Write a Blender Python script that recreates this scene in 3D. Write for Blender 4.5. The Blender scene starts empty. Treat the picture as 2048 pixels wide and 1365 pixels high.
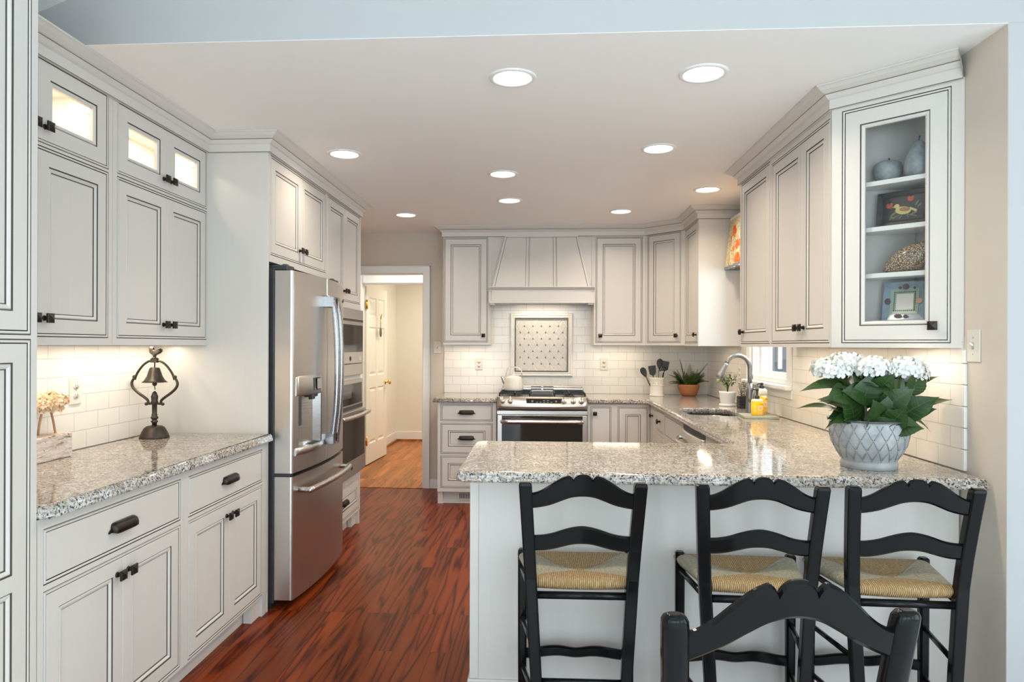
import bpy, bmesh, math, random
from mathutils import Vector, Matrix
S = bpy.context.scene
COL = S.collection
PI = math.pi
RND = random.Random(7)

# ------------------------------------------------------------------ camera
cd = bpy.data.cameras.new('camera')
cam = bpy.data.objects.new('camera', cd); COL.objects.link(cam)
cd.sensor_width = 36.0; cd.sensor_fit = 'HORIZONTAL'
cd.lens = 1371.8 / 2048 * 36
cd.shift_x = (1024 - 1003.8) / 2048
cd.shift_y = (691.2 - 682.5) / 2048
cd.clip_start = .05
cam.matrix_world = (Matrix.Translation((0, 0, 1.3662)) @ Matrix.Rotation(.0601, 4, 'Z')
                    @ Matrix.Rotation(PI / 2, 4, 'X') @ Matrix.Rotation(.0033, 4, 'Z'))
S.camera = cam
# ------------------------------------------------------------------ world, daylight, exposure
S.view_settings.view_transform = 'Standard'
S.view_settings.look = 'None'
S.view_settings.exposure = 0.48
S.view_settings.gamma = 1.0
S.view_settings.use_curve_mapping = False
S.cycles.use_denoising = True
S.cycles.caustics_reflective = False
S.cycles.caustics_refractive = False
S.cycles.max_bounces = 10
S.cycles.diffuse_bounces = 7
S.cycles.transparent_max_bounces = 12
S.cycles.sample_clamp_indirect = 6.0
W = bpy.data.worlds.new('world'); S.world = W; W.use_nodes = True
wn = W.node_tree.nodes['Background']
wn.inputs[0].default_value = (.80, .90, 1.0, 1); wn.inputs[1].default_value = .9
def area(name, loc, rot, sx, sy, power, col, parent=None, shape='RECTANGLE', spread=PI):
    l = bpy.data.lights.new(name, 'AREA'); l.shape = shape; l.size = sx
    if shape in ('RECTANGLE', 'ELLIPSE'): l.size_y = sy
    l.energy = power; l.color = col; l.spread = spread
    o = bpy.data.objects.new(name, l); COL.objects.link(o)
    o.location = loc; o.rotation_euler = rot
    if parent: o.parent = parent
    return o
DAY = (.79, .905, 1.0); WARM = (1.0, .835, .64)
# daylight through the sun room's windows behind and beside the camera, and through the window over the sink
for x in (-1.75, .15, 2.05):
    area('window_daylight', (x, -3.27, 1.30), (PI / 2, 0, 0), 1.6, 2.4, 62, DAY)
for y in (-1.9, .1):
    area('window_daylight', (3.27, y, 1.30), (PI / 2, 0, PI / 2), 1.5, 2.4, 44, DAY)
area('window_daylight', (-2.22, -1.2, 1.30), (PI / 2, 0, -PI / 2), 1.9, 2.4, 27, DAY)  # unseen left-wall source, added to brighten the wall under the right counter
area('window_daylight', (1.95, 4.77, 2.02), (PI / 2 - .12, 0, PI / 2), .95, 1.1, 36, DAY)

# ------------------------------------------------------------------ mesh builder
class M:
    def __init__(s): s.v = []; s.f = []; s.m = []; s.s = []
    def add(s, vs, fs, mi=0, sm=False, T=None):
        b = len(s.v)
        s.v += [tuple(T @ Vector(p)) if T else tuple(p) for p in vs]
        for i, f in enumerate(fs):
            s.f.append([b + k for k in f]); s.m.append(mi[i] if isinstance(mi, list) else mi); s.s.append(sm)
        return s
    def box(s, x0, x1, y0, y1, z0, z1, mi=0, T=None):
        v = [(x0,y0,z0),(x1,y0,z0),(x1,y1,z0),(x0,y1,z0),(x0,y0,z1),(x1,y0,z1),(x1,y1,z1),(x0,y1,z1)]
        return s.add(v, [(0,3,2,1),(4,5,6,7),(0,1,5,4),(1,2,6,5),(2,3,7,6),(3,0,4,7)], mi, False, T)
    def loft(s, loops, mi=0, sm=False, c0=False, c1=False, T=None, closed=True, ci=None):
        n = len(loops[0]); v = [p for l in loops for p in l]; f = []; mm = []
        for i in range(len(loops) - 1):
            for j in range(n if closed else n - 1):
                k = (j + 1) % n
                f.append((i*n+j, i*n+k, (i+1)*n+k, (i+1)*n+j)); mm.append(mi[i] if isinstance(mi, list) else mi)
        b = mi[0] if isinstance(mi, list) else mi; e = mi[-1] if isinstance(mi, list) else mi
        base = len(s.v); s.add(v, f, mm, sm, T)
        if c0: s.f.append([base + k for k in range(n)][::-1]); s.m.append(b); s.s.append(False)
        if c1: s.f.append([base + (len(loops)-1)*n + k for k in range(n)]); s.m.append(e if ci is None else ci); s.s.append(False)
        return s
    def lathe(s, prof, n=32, mi=0, c=(0,0,0), sm=True, c0=True, c1=True, T=None, sx=1, sy=1):
        L = [[(c[0]+r*sx*math.cos(2*PI*j/n), c[1]+r*sy*math.sin(2*PI*j/n), c[2]+z) for j in range(n)] for r, z in prof]
        return s.loft(L, mi, sm, c0, c1, T)
    def tube(s, pts, r, n=10, mi=0, cap=True, sm=True, T=None, fl=1.0):
        pts = [Vector(p) for p in pts]; L = []; N = None
        for i, p in enumerate(pts):
            t = (pts[min(i+1, len(pts)-1)] - pts[max(i-1, 0)]).normalized()
            if N is None:
                a = Vector((0,0,1)) if abs(t.z) < .9 else Vector((1,0,0)); N = t.cross(a).normalized()
            N = (N - t * N.dot(t)).normalized(); B = t.cross(N)
            q = r[i] if isinstance(r, (list, tuple)) else r
            L.append([tuple(p + (N*math.cos(2*PI*j/n)*fl + B*math.sin(2*PI*j/n)) * q) for j in range(n)])
        return s.loft(L, mi, sm, cap, cap, T)
    def prism(s, poly, d0, d1, plane='xz', mi=0, sm=False, T=None):
        mp = {'xz': lambda a, b, d: (a, d, b), 'xy': lambda a, b, d: (a, b, d), 'yz': lambda a, b, d: (d, a, b)}[plane]
        return s.loft([[mp(a, b, d0) for a, b in poly], [mp(a, b, d1) for a, b in poly]], mi, sm, True, True, T)
    def ball(s, c, r, n=16, mi=0, T=None, q=8):
        if not isinstance(r, (tuple, list)): r = (r, r, r)
        L = [[(c[0]+r[0]*math.sin(a)*math.cos(2*PI*j/n), c[1]+r[1]*math.sin(a)*math.sin(2*PI*j/n), c[2]-r[2]*math.cos(a))
              for j in range(n)] for a in [PI*(i+.02)/(q+.04) for i in range(q+1)]]
        return s.loft(L, mi, True, True, True, T)
    def rect_rings(s, u0, u1, v0, v1, prof, mi, cap=None):
        # nested rectangles on the plane y=0 (front), prof: (inset, outward)
        L = [[(u0+i, -o, v0+i), (u1-i, -o, v0+i), (u1-i, -o, v1-i), (u0+i, -o, v1-i)] for i, o in prof]
        return s.loft(L, mi, False, False, cap is not None, ci=cap)
    def build(s, name, mats, parent=None, bev=0, seg=2, loc=None, rot=None, smooth_angle=None, recalc=True, sub=0):
        me = bpy.data.meshes.new(name)
        me.from_pydata(s.v, [], s.f)
        if not isinstance(mats, (list, tuple)): mats = [mats]
        for m in mats: me.materials.append(m)
        me.polygons.foreach_set('material_index', s.m); me.polygons.foreach_set('use_smooth', s.s)
        if recalc:
            b = bmesh.new(); b.from_mesh(me); bmesh.ops.recalc_face_normals(b, faces=b.faces[:]); b.to_mesh(me); b.free()
        me.update()
        o = bpy.data.objects.new(name, me); COL.objects.link(o)
        if parent: o.parent = parent
        if loc: o.location = loc
        if rot: o.rotation_euler = rot
        if bev:
            md = o.modifiers.new('bevel', 'BEVEL'); md.width = bev; md.segments = seg; md.limit_method = 'ANGLE'; md.angle_limit = .7
            md.use_clamp_overlap = True
        if sub:
            md = o.modifiers.new('sub', 'SUBSURF'); md.levels = sub; md.render_levels = sub
        return o
def tag(o, label, cat, group=None, kind=None):
    o['label'] = label; o['category'] = cat
    if group: o['group'] = group
    if kind: o['kind'] = kind
    return o
def thing(name, loc, rz, label, cat, group=None):
    o = bpy.data.objects.new(name, None); COL.objects.link(o)
    o.empty_display_size = .05
    o.location = loc; o.rotation_euler = (0, 0, rz)
    return tag(o, label, cat, group)
def struct(o): o['kind'] = 'structure'; return o
def copy_tree(o, parent=None):
    c = o.copy(); COL.objects.link(c)
    if parent: c.parent = parent
    for ch in list(o.children): copy_tree(ch, c)
    return c
def arc(cx, cy, r, a0, a1, n):
    return [(cx + r*math.cos(a0+(a1-a0)*i/n), cy + r*math.sin(a0+(a1-a0)*i/n)) for i in range(n+1)]
def catmull(pts, k=6):
    P = [Vector(p) for p in pts]; out = []
    for i in range(len(P)-1):
        a, b, c, d = P[max(i-1,0)], P[i], P[i+1], P[min(i+2, len(P)-1)]
        for j in range(k):
            t = j/k
            out.append(.5*((2*b)+(c-a)*t+(2*a-5*b+4*c-d)*t*t+(3*b-a-3*c+d)*t**3))
    return out + [P[-1]]
def offset(poly, d):
    # inward offset of a counter-clockwise polygon
    n = len(poly); out = []
    for i in range(n):
        a, b, c = Vector(poly[i-1]), Vector(poly[i]), Vector(poly[(i+1) % n])
        e1 = (b-a).normalized(); e2 = (c-b).normalized()
        n1 = Vector((-e1.y, e1.x)); n2 = Vector((-e2.y, e2.x))
        m = n1+n2; m /= max(.3, m.dot(n1)); out.append((b.x+m.x*d, b.y+m.y*d))
    return out
def sweep(m, path, prof, mi):
    # profile (out, z) swept along a polyline, out = right-hand side
    L = []
    P = [Vector(p) for p in path]
    for i, p in enumerate(P):
        ds = []
        if i > 0: ds.append((p-P[i-1]).normalized())
        if i < len(P)-1: ds.append((P[i+1]-p).normalized())
        ns = [Vector((d.y, -d.x)) for d in ds]
        k = sum(ns, Vector((0, 0))); k /= k.dot(ns[0])
        L.append([(p.x+k.x*o, p.y+k.y*o, z) for o, z in prof])
    T = list(map(list, zip(*L)))
    m.loft(T, mi, closed=False)
    m.f.append([len(m.v)-len(P)*(len(prof)-q) for q in range(len(prof))]); m.m.append(0); m.s.append(False)
    m.f.append([len(m.v)-len(P)*(len(prof)-q)+len(P)-1 for q in range(len(prof))]); m.m.append(0); m.s.append(False)

# ------------------------------------------------------------------ materials
class N:
    def __init__(s, name):
        s.mat = bpy.data.materials.new(name); s.mat.use_nodes = True
        s.t = s.mat.node_tree; s.b = s.t.nodes['Principled BSDF']; s.out = s.t.nodes['Material Output']
    def n(s, typ, **k):
        o = s.t.nodes.new('ShaderNode'+typ)
        for a, v in k.items():
            if a[0] == '_': setattr(o, a[1:], v)
            else:
                try: o.inputs[a.replace('__', ' ')].default_value = v
                except Exception: o.inputs[int(a[1:])].default_value = v
        return o
    def l(s, a, b): s.t.links.new(a, b)
    def math(s, op, a, b=None, c=None):
        o = s.t.nodes.new('ShaderNodeMath'); o.operation = op
        for i, x in enumerate((a, b, c)):
            if x is None: continue
            if isinstance(x, (int, float)): o.inputs[i].default_value = x
            else: s.l(x, o.inputs[i])
        return o.outputs[0]
    def mix(s, f, a, b, blend='MIX'):
        o = s.t.nodes.new('ShaderNodeMix'); o.data_type = 'RGBA'; o.blend_type = blend
        for i, x in ((0, f), (6, a), (7, b)):
            if isinstance(x, (int, float)): o.inputs[i].default_value = x
            elif isinstance(x, tuple): o.inputs[i].default_value = (*x, 1)
            else: s.l(x, o.inputs[i])
        return o.outputs[2]
    def ramp(s, f, stops):
        o = s.t.nodes.new('ShaderNodeValToRGB'); e = o.color_ramp.elements
        while len(e) < len(stops): e.new(.5)
        for q, (p, c) in zip(e, stops):
            q.position = p; q.color = (*c, 1) if isinstance(c, tuple) else (c, c, c, 1)
        s.l(f, o.inputs[0]); return o.outputs[0]
    def obj(s, scale=(1,1,1), coord='Object'):
        c = s.n('TexCoord'); m = s.n('Mapping'); m.inputs['Scale'].default_value = scale
        s.l(c.outputs[coord], m.inputs[0]); return m.outputs[0]
    def noise(s, vec, scale, detail=3, rough=.5, dist=0, out=0):
        o = s.n('TexNoise'); o.inputs['Scale'].default_value = scale; o.inputs['Detail'].default_value = detail
        o.inputs['Roughness'].default_value = rough; o.inputs['Distortion'].default_value = dist
        s.l(vec, o.inputs['Vector']); return o.outputs[out]
    def set(s, **k):
        for a, v in k.items():
            i = s.b.inputs[{'col':'Base Color','rough':'Roughness','metal':'Metallic','spec':'Specular IOR Level','em':'Emission Color','es':'Emission Strength',
                            'tr':'Transmission Weight','coat':'Coat Weight','sss':'Subsurface Weight','alpha':'Alpha','ior':'IOR'}[a]]
            if isinstance(v, tuple): i.default_value = (*v, 1)
            elif isinstance(v, (int, float)): i.default_value = v
            else: s.l(v, i)
        return s
    def bump(s, h, d=.002, strength=1):
        o = s.n('Bump'); o.inputs['Distance'].default_value = d; o.inputs['Strength'].default_value = strength
        s.l(h, o.inputs['Height']); s.l(o.outputs[0], s.b.inputs['Normal']); return s
def plain(name, col, rough=.5, metal=0, var=.06, sc=14, **k):
    m = N(name); nz = m.noise(m.obj(), sc, 3)
    c = m.mix(nz, tuple(x*(1-var) for x in col), tuple(min(1, x*(1+var)) for x in col))
    m.set(col=c, rough=rough, metal=metal, **k); return m.mat
def emis(name, col, st):
    m = N(name); m.set(col=(.8,.8,.8), em=col, es=st); return m.mat
PAINT = N('cabinet_paint')
_n = PAINT.noise(PAINT.obj((60, 60, 1.2)), 2.0, 3)
PAINT.set(col=PAINT.mix(_n, (.625,.60,.56), (.65,.627,.59)), rough=.38).bump(_n, .0004, .4); PAINT = PAINT.mat
DISPIN = plain('shaded_display_interior', (.52,.50,.46), .5)  # white interior darkened: the shade inside the cabinet is put into the colour
GLAZE = plain('dark_glaze', (.09,.075,.062), .5)
LINE = plain('soft_glaze', (.17,.14,.12), .5)
INSIDE = plain('cabinet_inside', (.80,.78,.74), .45)
CEIL = plain('ceiling_paint', (.91,.90,.89), .8, var=.01)
WHITE = plain('white_trim', (.82,.82,.80), .4, var=.02)
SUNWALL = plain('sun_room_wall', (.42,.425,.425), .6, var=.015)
TAN = plain('tan_wall_paint', (.63,.565,.485), .7, var=.02)
CREAM = plain('cream_paint', (.80,.785,.71), .5, var=.02)
BRONZE = plain('dark_bronze', (.035,.028,.024), .38, .75, .3, 40)
IRON = plain('rubbed_iron', (.06,.05,.042), .45, .7, .35, 60)
BLACK = N('black_lacquer')
BLACK.set(col=(.005,.0055,.006), rough=.16, spec=.2); BLACK = BLACK.mat
DARK = plain('dark_plastic', (.03,.032,.034), .45)
GREYBODY = plain('charcoal_metal', (.05,.053,.057), .4, .3)
def steel(name, col, rough, ax=(3, 3, 300), va=.06):
    m = N(name); nz = m.noise(m.obj(ax), 3.0, 4)
    m.set(col=m.mix(nz, tuple(c*(1-va) for c in col), tuple(c*(1+va) for c in col)), metal=1.0, rough=m.math('MULTIPLY_ADD', nz, .14, rough-.03)); return m.mat
STEEL = steel('brushed_steel', (.60,.575,.54), .29, (3, 300, 3))
STEELH = steel('satin_steel', (.55,.54,.53), .24)
HANDLE = steel('dark_satin_steel', (.36,.365,.38), .22)
CHROME = steel('bright_steel', (.75,.74,.72), .12)
NICKEL = steel('brushed_nickel', (.27,.265,.26), .33)
BRASS = plain('brass', (.80,.55,.20), .2, 1.0)
OVENGLASS = plain('oven_glass', (.014,.014,.015), .06, 0, .05, spec=.6)
PLASTIC = plain('ivory_plastic', (.70,.66,.59), .35, var=.01)
PORCELAIN = plain('white_porcelain', (.82,.80,.76), .18, var=.02)
GL = N('clear_glass')
_t = GL.n('BsdfTransparent'); _g = GL.n('BsdfGlossy'); _g.inputs['Roughness'].default_value = .02
_w = GL.n('LayerWeight'); _f = GL.n('Math', _operation='MULTIPLY_ADD'); _p = GL.math('POWER', _w.outputs['Facing'], 4.0); GL.l(_p, _f.inputs[0]); _f.inputs[1].default_value = .5; _f.inputs[2].default_value = .035; _m = GL.n('MixShader')
GL.l(_f.outputs[0], _m.inputs[0]); GL.l(_t.outputs[0], _m.inputs[1]); GL.l(_g.outputs[0], _m.inputs[2]); _t.inputs[0].default_value = (.93,.94,.94,1); GL.l(_m.outputs[0], GL.out.inputs[0]); GL = GL.mat
LAMPFACE = emis('lamp_diffuser', (1.0,.95,.88), 6.0)
def tile_mat(name, ax, j0, col=(.80,.77,.71)):
    m = N(name); c = m.n('TexCoord'); sp = m.n('SeparateXYZ'); m.l(c.outputs['Object'], sp.inputs[0])
    cb = m.n('CombineXYZ')
    m.l(m.math('ADD', sp.outputs[ax], -j0+.0783), cb.inputs[0]); m.l(m.math('ADD', sp.outputs[2], -.914), cb.inputs[1])
    b = m.n('TexBrick'); b.inputs['Scale'].default_value = 1; b.inputs['Brick Width'].default_value = .1565; b.inputs['Row Height'].default_value = .0783
    b.inputs['Mortar Size'].default_value = .0012; b.inputs['Mortar Smooth'].default_value = .6
    b.inputs['Color1'].default_value = (*col, 1); b.inputs['Color2'].default_value = (*[x*.97 for x in col], 1)
    b.inputs['Mortar'].default_value = (.50,.46,.40, 1)
    m.l(cb.outputs[0], b.inputs['Vector'])
    m.set(col=b.outputs['Color'], rough=.16); m.bump(m.math('SUBTRACT', 1, b.outputs['Fac']), .0015, .8)
    return m.mat
TILE_B = tile_mat('subway_tile_back', 0, -.781); TILE_L = tile_mat('subway_tile_left', 1, 2.889); TILE_R = tile_mat('subway_tile_right', 1, 2.749)
G = N('speckled_granite'); _v = G.obj()
_a = G.noise(_v, 26, 5, .65); _b = G.noise(_v, 95, 4, .6, .4); _c = G.noise(_v, 135, 2.5, .55); _d = G.noise(_v, 9, 3)
_col = G.ramp(_a, [(.30,(.28,.24,.19)), (.45,(.42,.38,.325)), (.62,(.60,.57,.525))])
_col = G.mix(G.ramp(_d, [(.45,0.), (.7,.55)]), _col, (.40,.32,.24))
_col = G.mix(G.ramp(_b, [(.505,0.), (.56,.85)]), _col, (.21,.185,.165))
_col = G.mix(G.ramp(_c, [(.565,0.), (.60,1.)]), _col, (.03,.03,.034))
_col = G.mix(G.ramp(_c, [(.33,.8), (.38,0.)]), _col, (.70,.69,.66))
G.set(col=_col, rough=.07, spec=.55); GRANITE = G.mat
def wood_floor(name, dark, mid, light, width=.083, ln=1.15):
    F = N(name); c = F.n('TexCoord'); sp = F.n('SeparateXYZ'); F.l(c.outputs['Object'], sp.inputs[0])
    cb = F.n('CombineXYZ'); F.l(sp.outputs[1], cb.inputs[0]); F.l(sp.outputs[0], cb.inputs[1])
    b = F.n('TexBrick'); b.offset = .37; b.offset_frequency = 3; b.inputs['Scale'].default_value = 1
    b.inputs['Brick Width'].default_value = ln; b.inputs['Row Height'].default_value = width
    b.inputs['Mortar Size'].default_value = .0007; b.inputs['Bias'].default_value = 0
    b.inputs['Color1'].default_value = (0,0,0,1); b.inputs['Color2'].default_value = (1,1,1,1); b.inputs['Mortar'].default_value = (.5,.5,.5,1)
    F.l(cb.outputs[0], b.inputs['Vector'])
    rv = F.n('SeparateColor'); F.l(b.outputs['Color'], rv.inputs[0]); r = rv.outputs[0]
    row = F.math('FLOOR', F.math('DIVIDE', sp.outputs[0], width))
    cv = F.n('CombineXYZ'); F.l(F.math('MULTIPLY', sp.outputs[0], 9.0), cv.inputs[0]); F.l(F.math('ADD', F.math('MULTIPLY', sp.outputs[1], .55), F.math('MULTIPLY', row, 3.7)), cv.inputs[1])
    F.l(F.math('ADD', F.math('MULTIPLY', r, 9.0), F.math('MULTIPLY', row, 1.7)), cv.inputs[2])
    big = F.noise(cv.outputs[0], 1.3, 1.5, .5, .15)
    ring = F.math('PINGPONG', F.math('MULTIPLY', big, 13.0), 1.0)
    cf = F.n('CombineXYZ'); F.l(F.math('MULTIPLY', sp.outputs[0], 330.0), cf.inputs[0]); F.l(F.math('MULTIPLY', sp.outputs[1], 9.0), cf.inputs[1])
    fine = F.noise(cf.outputs[0], 1.0, 3, .6)
    lines = F.math('POWER', F.math('SUBTRACT', 1.0, ring), 3.0)
    g = F.math('SUBTRACT', F.math('ADD', F.math('MULTIPLY', fine, .30), .50), F.math('MULTIPLY', lines, .48))
    col = F.ramp(g, [(.15, dark), (.48, mid), (.85, light)])
    tint = F.math('MULTIPLY_ADD', r, .55, .70)
    tn = F.n('CombineColor'); [F.l(tint, tn.inputs[i]) for i in range(3)]
    col = F.mix(1.0, col, tn.outputs[0], 'MULTIPLY')
    col = F.mix(b.outputs['Fac'], col, tuple(x*.35 for x in dark))
    F.set(col=col, rough=F.math('MULTIPLY_ADD', fine, .12, .24), spec=.12)
    F.bump(F.math('SUBTRACT', F.math('MULTIPLY', g, .25), b.outputs['Fac']), .0009, .6)
    return F.mat
FLOOR = wood_floor('red_oak_floor', (.034,.0045,.002), (.145,.023,.0055), (.25,.055,.012))
FLOORH = wood_floor('golden_oak_floor', (.22,.065,.014), (.38,.13,.03), (.46,.165,.036), .06)
# ------------------------------------------------------------------ the room
H = 2.44; XL, XR, YB, YH = -2.005, 1.535, 6.50, 2.37
def plate(name, mat, *boxes, parent=None, bev=0):
    m = M()
    for b in boxes: m.box(*b)
    o = m.build(name, mat, parent, bev=bev)
    if not parent: struct(o)
    return o
plate('floor', FLOOR, (-2.2, 3.5, 2.0, 6.47, -.06, 0))
plate('floor_sun_room', plain('pale_bounce_floor', (.72,.71,.69), .35), (-2.2, 3.5, -3.4, 2.0, -.06, 0))  # unseen floor, made pale to bounce daylight up to the kitchen ceiling
plate('floor_hall', FLOORH, (-3.4, .4, 6.53, 9.9, -.06, 0))
plate('trim_1', FLOORH, (-1.95, -1.14, 6.47, 6.53, -.06, .004))
plate('wall_left', TAN, (XL-.12, XL, 1.0, YB, 0, H+.6))
plate('wall_left_sun_room', SUNWALL, (XL-.12, XL, -3.3, -2.2, 0, 3.4), (XL-.12, XL, -.2, 1.0, 0, 3.4), (XL-.12, XL, -2.2, -.2, 0, .08), (XL-.12, XL, -2.2, -.2, 2.55, 3.4))
# back wall around the doorway (left jamb sits behind the oven tower)
plate('wall_back', TAN, (XL, -1.93, YB, YB+.12, 0, H), (-1.146, XR+.12, YB, YB+.12, 0, H), (-1.93, -1.146, YB, YB+.12, 2.053, H))
# right wall around the sink window
WY0, WY1, WZ0, WZ1 = 4.39, 5.15, 1.122, 2.12
plate('wall_right', TAN, (XR, XR+.14, YH, WY0, 0, H), (XR, XR+.14, WY1, YB, 0, H), (XR, XR+.14, WY0, WY1, 0, WZ0), (XR, XR+.14, WY0, WY1, WZ1, H))
plate('ceiling', CEIL, (XL, XR+.14, YH, YB+.12, H, H+.08))
# sun room: header over the opening, the return right of it, vaulted ceiling, window walls
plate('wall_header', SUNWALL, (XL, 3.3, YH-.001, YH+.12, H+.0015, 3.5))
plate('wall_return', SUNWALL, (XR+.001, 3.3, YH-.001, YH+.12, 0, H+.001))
def vault(x): return 2.568+.40*(x+1.807)
m = M(); xr = .75
for a, b in ((XL-.1, xr), (xr, 3.4)):
    za = vault(a) if a < xr else vault(xr); zb = vault(b) if b <= xr else vault(xr)-.4*(b-xr)
    m.loft([[(a,-3.3,za),(b,-3.3,zb),(b,-3.3,zb+.06),(a,-3.3,za+.06)], [(a,YH,za),(b,YH,zb),(b,YH,zb+.06),(a,YH,za+.06)]], 0, False, True, True)
struct(m.build('ceiling_sun_room', WHITE))
def wall_with_windows(name, axis, pos, lo, hi, holes, z0, z1, top):
    m = M(); p, q = pos, pos + (-.12 if axis == 'y' else .12)
    def bx(a, b, c, d):
        if axis == 'y': m.box(a, b, min(p,q), max(p,q), c, d)
        else: m.box(min(p,q), max(p,q), a, b, c, d)
    e = lo
    for a, b in holes:
        bx(e, a, 0, top); bx(a, b, 0, z0); bx(a, b, z1, top); e = b
    bx(e, hi, 0, top); return struct(m.build(name, SUNWALL))
wall_with_windows('wall_rear', 'y', -3.2, XL-.1, 3.3, [(-2.0+.05, -.95), (-.65, .95), (1.25, 2.85)], .08, 2.55, 3.4)
wall_with_windows('wall_sun_room_right', 'x', 3.2, -3.3, YH, [(-2.7, -1.1), (-.7, .9)], .08, 2.55, 3.4)
wi = 2
def window(n, axis, pos, a, b, z0, z1, mulls):
    m = M(); w = .05
    def bx(c, d, e, f, t=.03):
        if axis == 'y': m.box(c, d, pos-t, pos+t, e, f)
        else: m.box(pos-t, pos+t, c, d, e, f)
    bx(a, a+w, z0, z1); bx(b-w, b, z0, z1); bx(a, b, z0, z0+w); bx(a, b, z1-w, z1)
    for k in range(1, mulls+1): bx(a+(b-a)*k/(mulls+1)-.012, a+(b-a)*k/(mulls+1)+.012, z0, z1, .015)
    bx(a, b, (z0+z1)/2-.02, (z0+z1)/2+.02)
    o = struct(m.build('window_%d' % n, WHITE)); g = M()
    if axis == 'y': g.box(a+w, b-w, pos-.003, pos+.003, z0+w, z1-w)
    else: g.box(pos-.003, pos+.003, a+w, b-w, z0+w, z1-w)
    g.build('glass_pane', GL, o)
for a, b in ((-1.95, -.95), (-.65, .95), (1.25, 2.85)): window(wi, 'y', -3.26, a, b, .08, 2.55, 1); wi += 1
for a, b in ((-2.7, -1.1), (-.7, .9)): window(wi, 'x', 3.26, a, b, .08, 2.55, 1); wi += 1
window(wi, 'x', XL-.06, -2.2, -.2, .08, 2.55, 1)  # unseen left window, added to let light onto the right-hand faces
# sink window
m = M()
m.box(XR-.018, XR, WY0-.085, WY0, WZ0, WZ1+.09); m.box(XR-.018, XR, WY1, WY1+.085, WZ0, WZ1+.09); m.box(XR-.018, XR, WY0, WY1, WZ1, WZ1+.09)
for y0, y1, z0, z1 in ((WY0, WY0+.02, WZ0, WZ1), (WY1-.02, WY1, WZ0, WZ1), (WY0, WY1, WZ1-.03, WZ1), (WY0, WY1, WZ0, WZ0+.035)): m.box(XR, XR+.14, y0, y1, z0, z1)
wo = struct(m.build('window_1', WHITE, bev=.003))
m = M()
for y0, y1, z0, z1 in ((WY0+.02, WY0+.045, WZ0+.03, WZ1-.03), (WY1-.04, WY1-.02, WZ0+.03, WZ1-.03), (WY0+.04, WY1-.035, WZ0+.03, WZ0+.068), (WY0+.04, WY1-.035, WZ1-.08, WZ1-.03), (WY0+.04, WY1-.035, 1.60, 1.64)):
    m.box(XR+.055, XR+.09, y0, y1, z0, z1)
for y in (4.77,): m.box(XR+.06, XR+.085, y-.009, y+.009, WZ0+.09, WZ1-.06)
m.build('sash', WHITE, wo, bev=.003)
M().box(XR+.070, XR+.074, WY0+.04, WY1-.035, WZ0+.06, WZ1-.06).build('glass_pane', GL, wo)
M().box(XR-.055, XR+.055, WY0-.085, WY1+.09, WZ0-.03, WZ0).build('sill', WHITE, wo, bev=.008)
M().box(XR-.016, XR, WY0-.085, WY1+.085, WZ0-.085, WZ0-.03).build('apron', WHITE, wo, bev=.003)
# the neighbouring siding seen through the sink window
SIDING = N('weathered_siding'); _v = SIDING.obj((1, 6, 1)); _q = SIDING.noise(_v, 2.2, 4)
SIDING.set(col=SIDING.mix(_q, (.24,.27,.30), (.48,.50,.52)), rough=.8); SIDING = SIDING.mat
m = M()
for k in range(34): m.box(3.0, 3.02+.012*(k % 2), 5.0+k*.24, 5.0+k*.24+.225, -.5, 2.6)
tag(m.build('board_fence', SIDING), 'grey vertical board fence seen outside through the sink window', 'fence')
# casing of the hall doorway
m = M()
for x0, x1, z0, z1 in ((-1.146, -1.077, 0, 2.122), (-1.93, -1.146, 2.053, 2.122)):
    m.box(x0, x1, YB-.02, YB, z0, z1)
m.box(-1.146, -1.132, YB-.024, YB, 0, 2.06); m.box(-1.087, -1.077, YB-.026, YB, 0, 2.122); m.box(-1.93, -1.077, YB-.026, YB, 2.112, 2.122)
m.box(-1.152, -1.146, YB, YB+.12, 0, 2.053); m.box(-1.93, -1.15, YB, YB+.12, 2.047, 2.053)
struct(m.build('trim_2', WHITE, bev=.002))
plate('baseboard_back', WHITE, (-1.077, -.93, YB-.015, YB, 0, .085), bev=.003)
# hall and the room beyond
plate('wall_hall_left', CREAM, (-3.3, -3.2, 6.62, 7.5, 0, H)); plate('wall_hall_right', CREAM, (.2, .3, 6.62, 9.9, 0, H))
plate('wall_hall_partition', CREAM, (-3.2, -2.03, 7.5, 7.6, 0, H), (-1.12, .2, 7.5, 7.6, 0, H), (-2.03, -1.12, 7.5, 7.6, 2.06, H))
plate('wall_room_left', CREAM, (-2.2, -2.1, 7.6, 9.8, 0, H)); plate('wall_room_back', CREAM, (-2.1, .2, 9.70, 9.8, 0, H))
plate('ceiling_hall', CEIL, (-3.3, .3, 6.62, 9.9, H, H+.06))
plate('baseboard_room_back', WHITE, (-2.1, .2, 9.685, 9.70, .02, .13), bev=.004); plate('baseboard_room_left', WHITE, (-2.1, -2.085, 7.6, 9.685, .02, .13), bev=.004)
plate('trim_3', FLOORH, (-2.085, .2, 9.668, 9.685, 0, .02), (-2.085, -2.067, 7.6, 9.67, 0, .02))
m = M()
for x0, x1, z0, z1 in ((-2.12, -2.0, 0, 2.17), (-2.0, -1.1, 2.05, 2.17), (-1.12, -1.02, 0, 2.17)):
    m.box(x0, x1, 7.48, 7.5, z0, z1)
    m.box(x0+.012, x1-.012, 7.47, 7.48, z0, z1-.012)
m.box(-2.03, -2.005, 7.5, 7.6, 0, 2.06); m.box(-2.005, -1.12, 7.5, 7.6, 2.04, 2.06); m.box(-2.005, -1.99, 7.53, 7.545, 0, 2.04)
struct(m.build('trim_4', WHITE, bev=.003))
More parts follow.
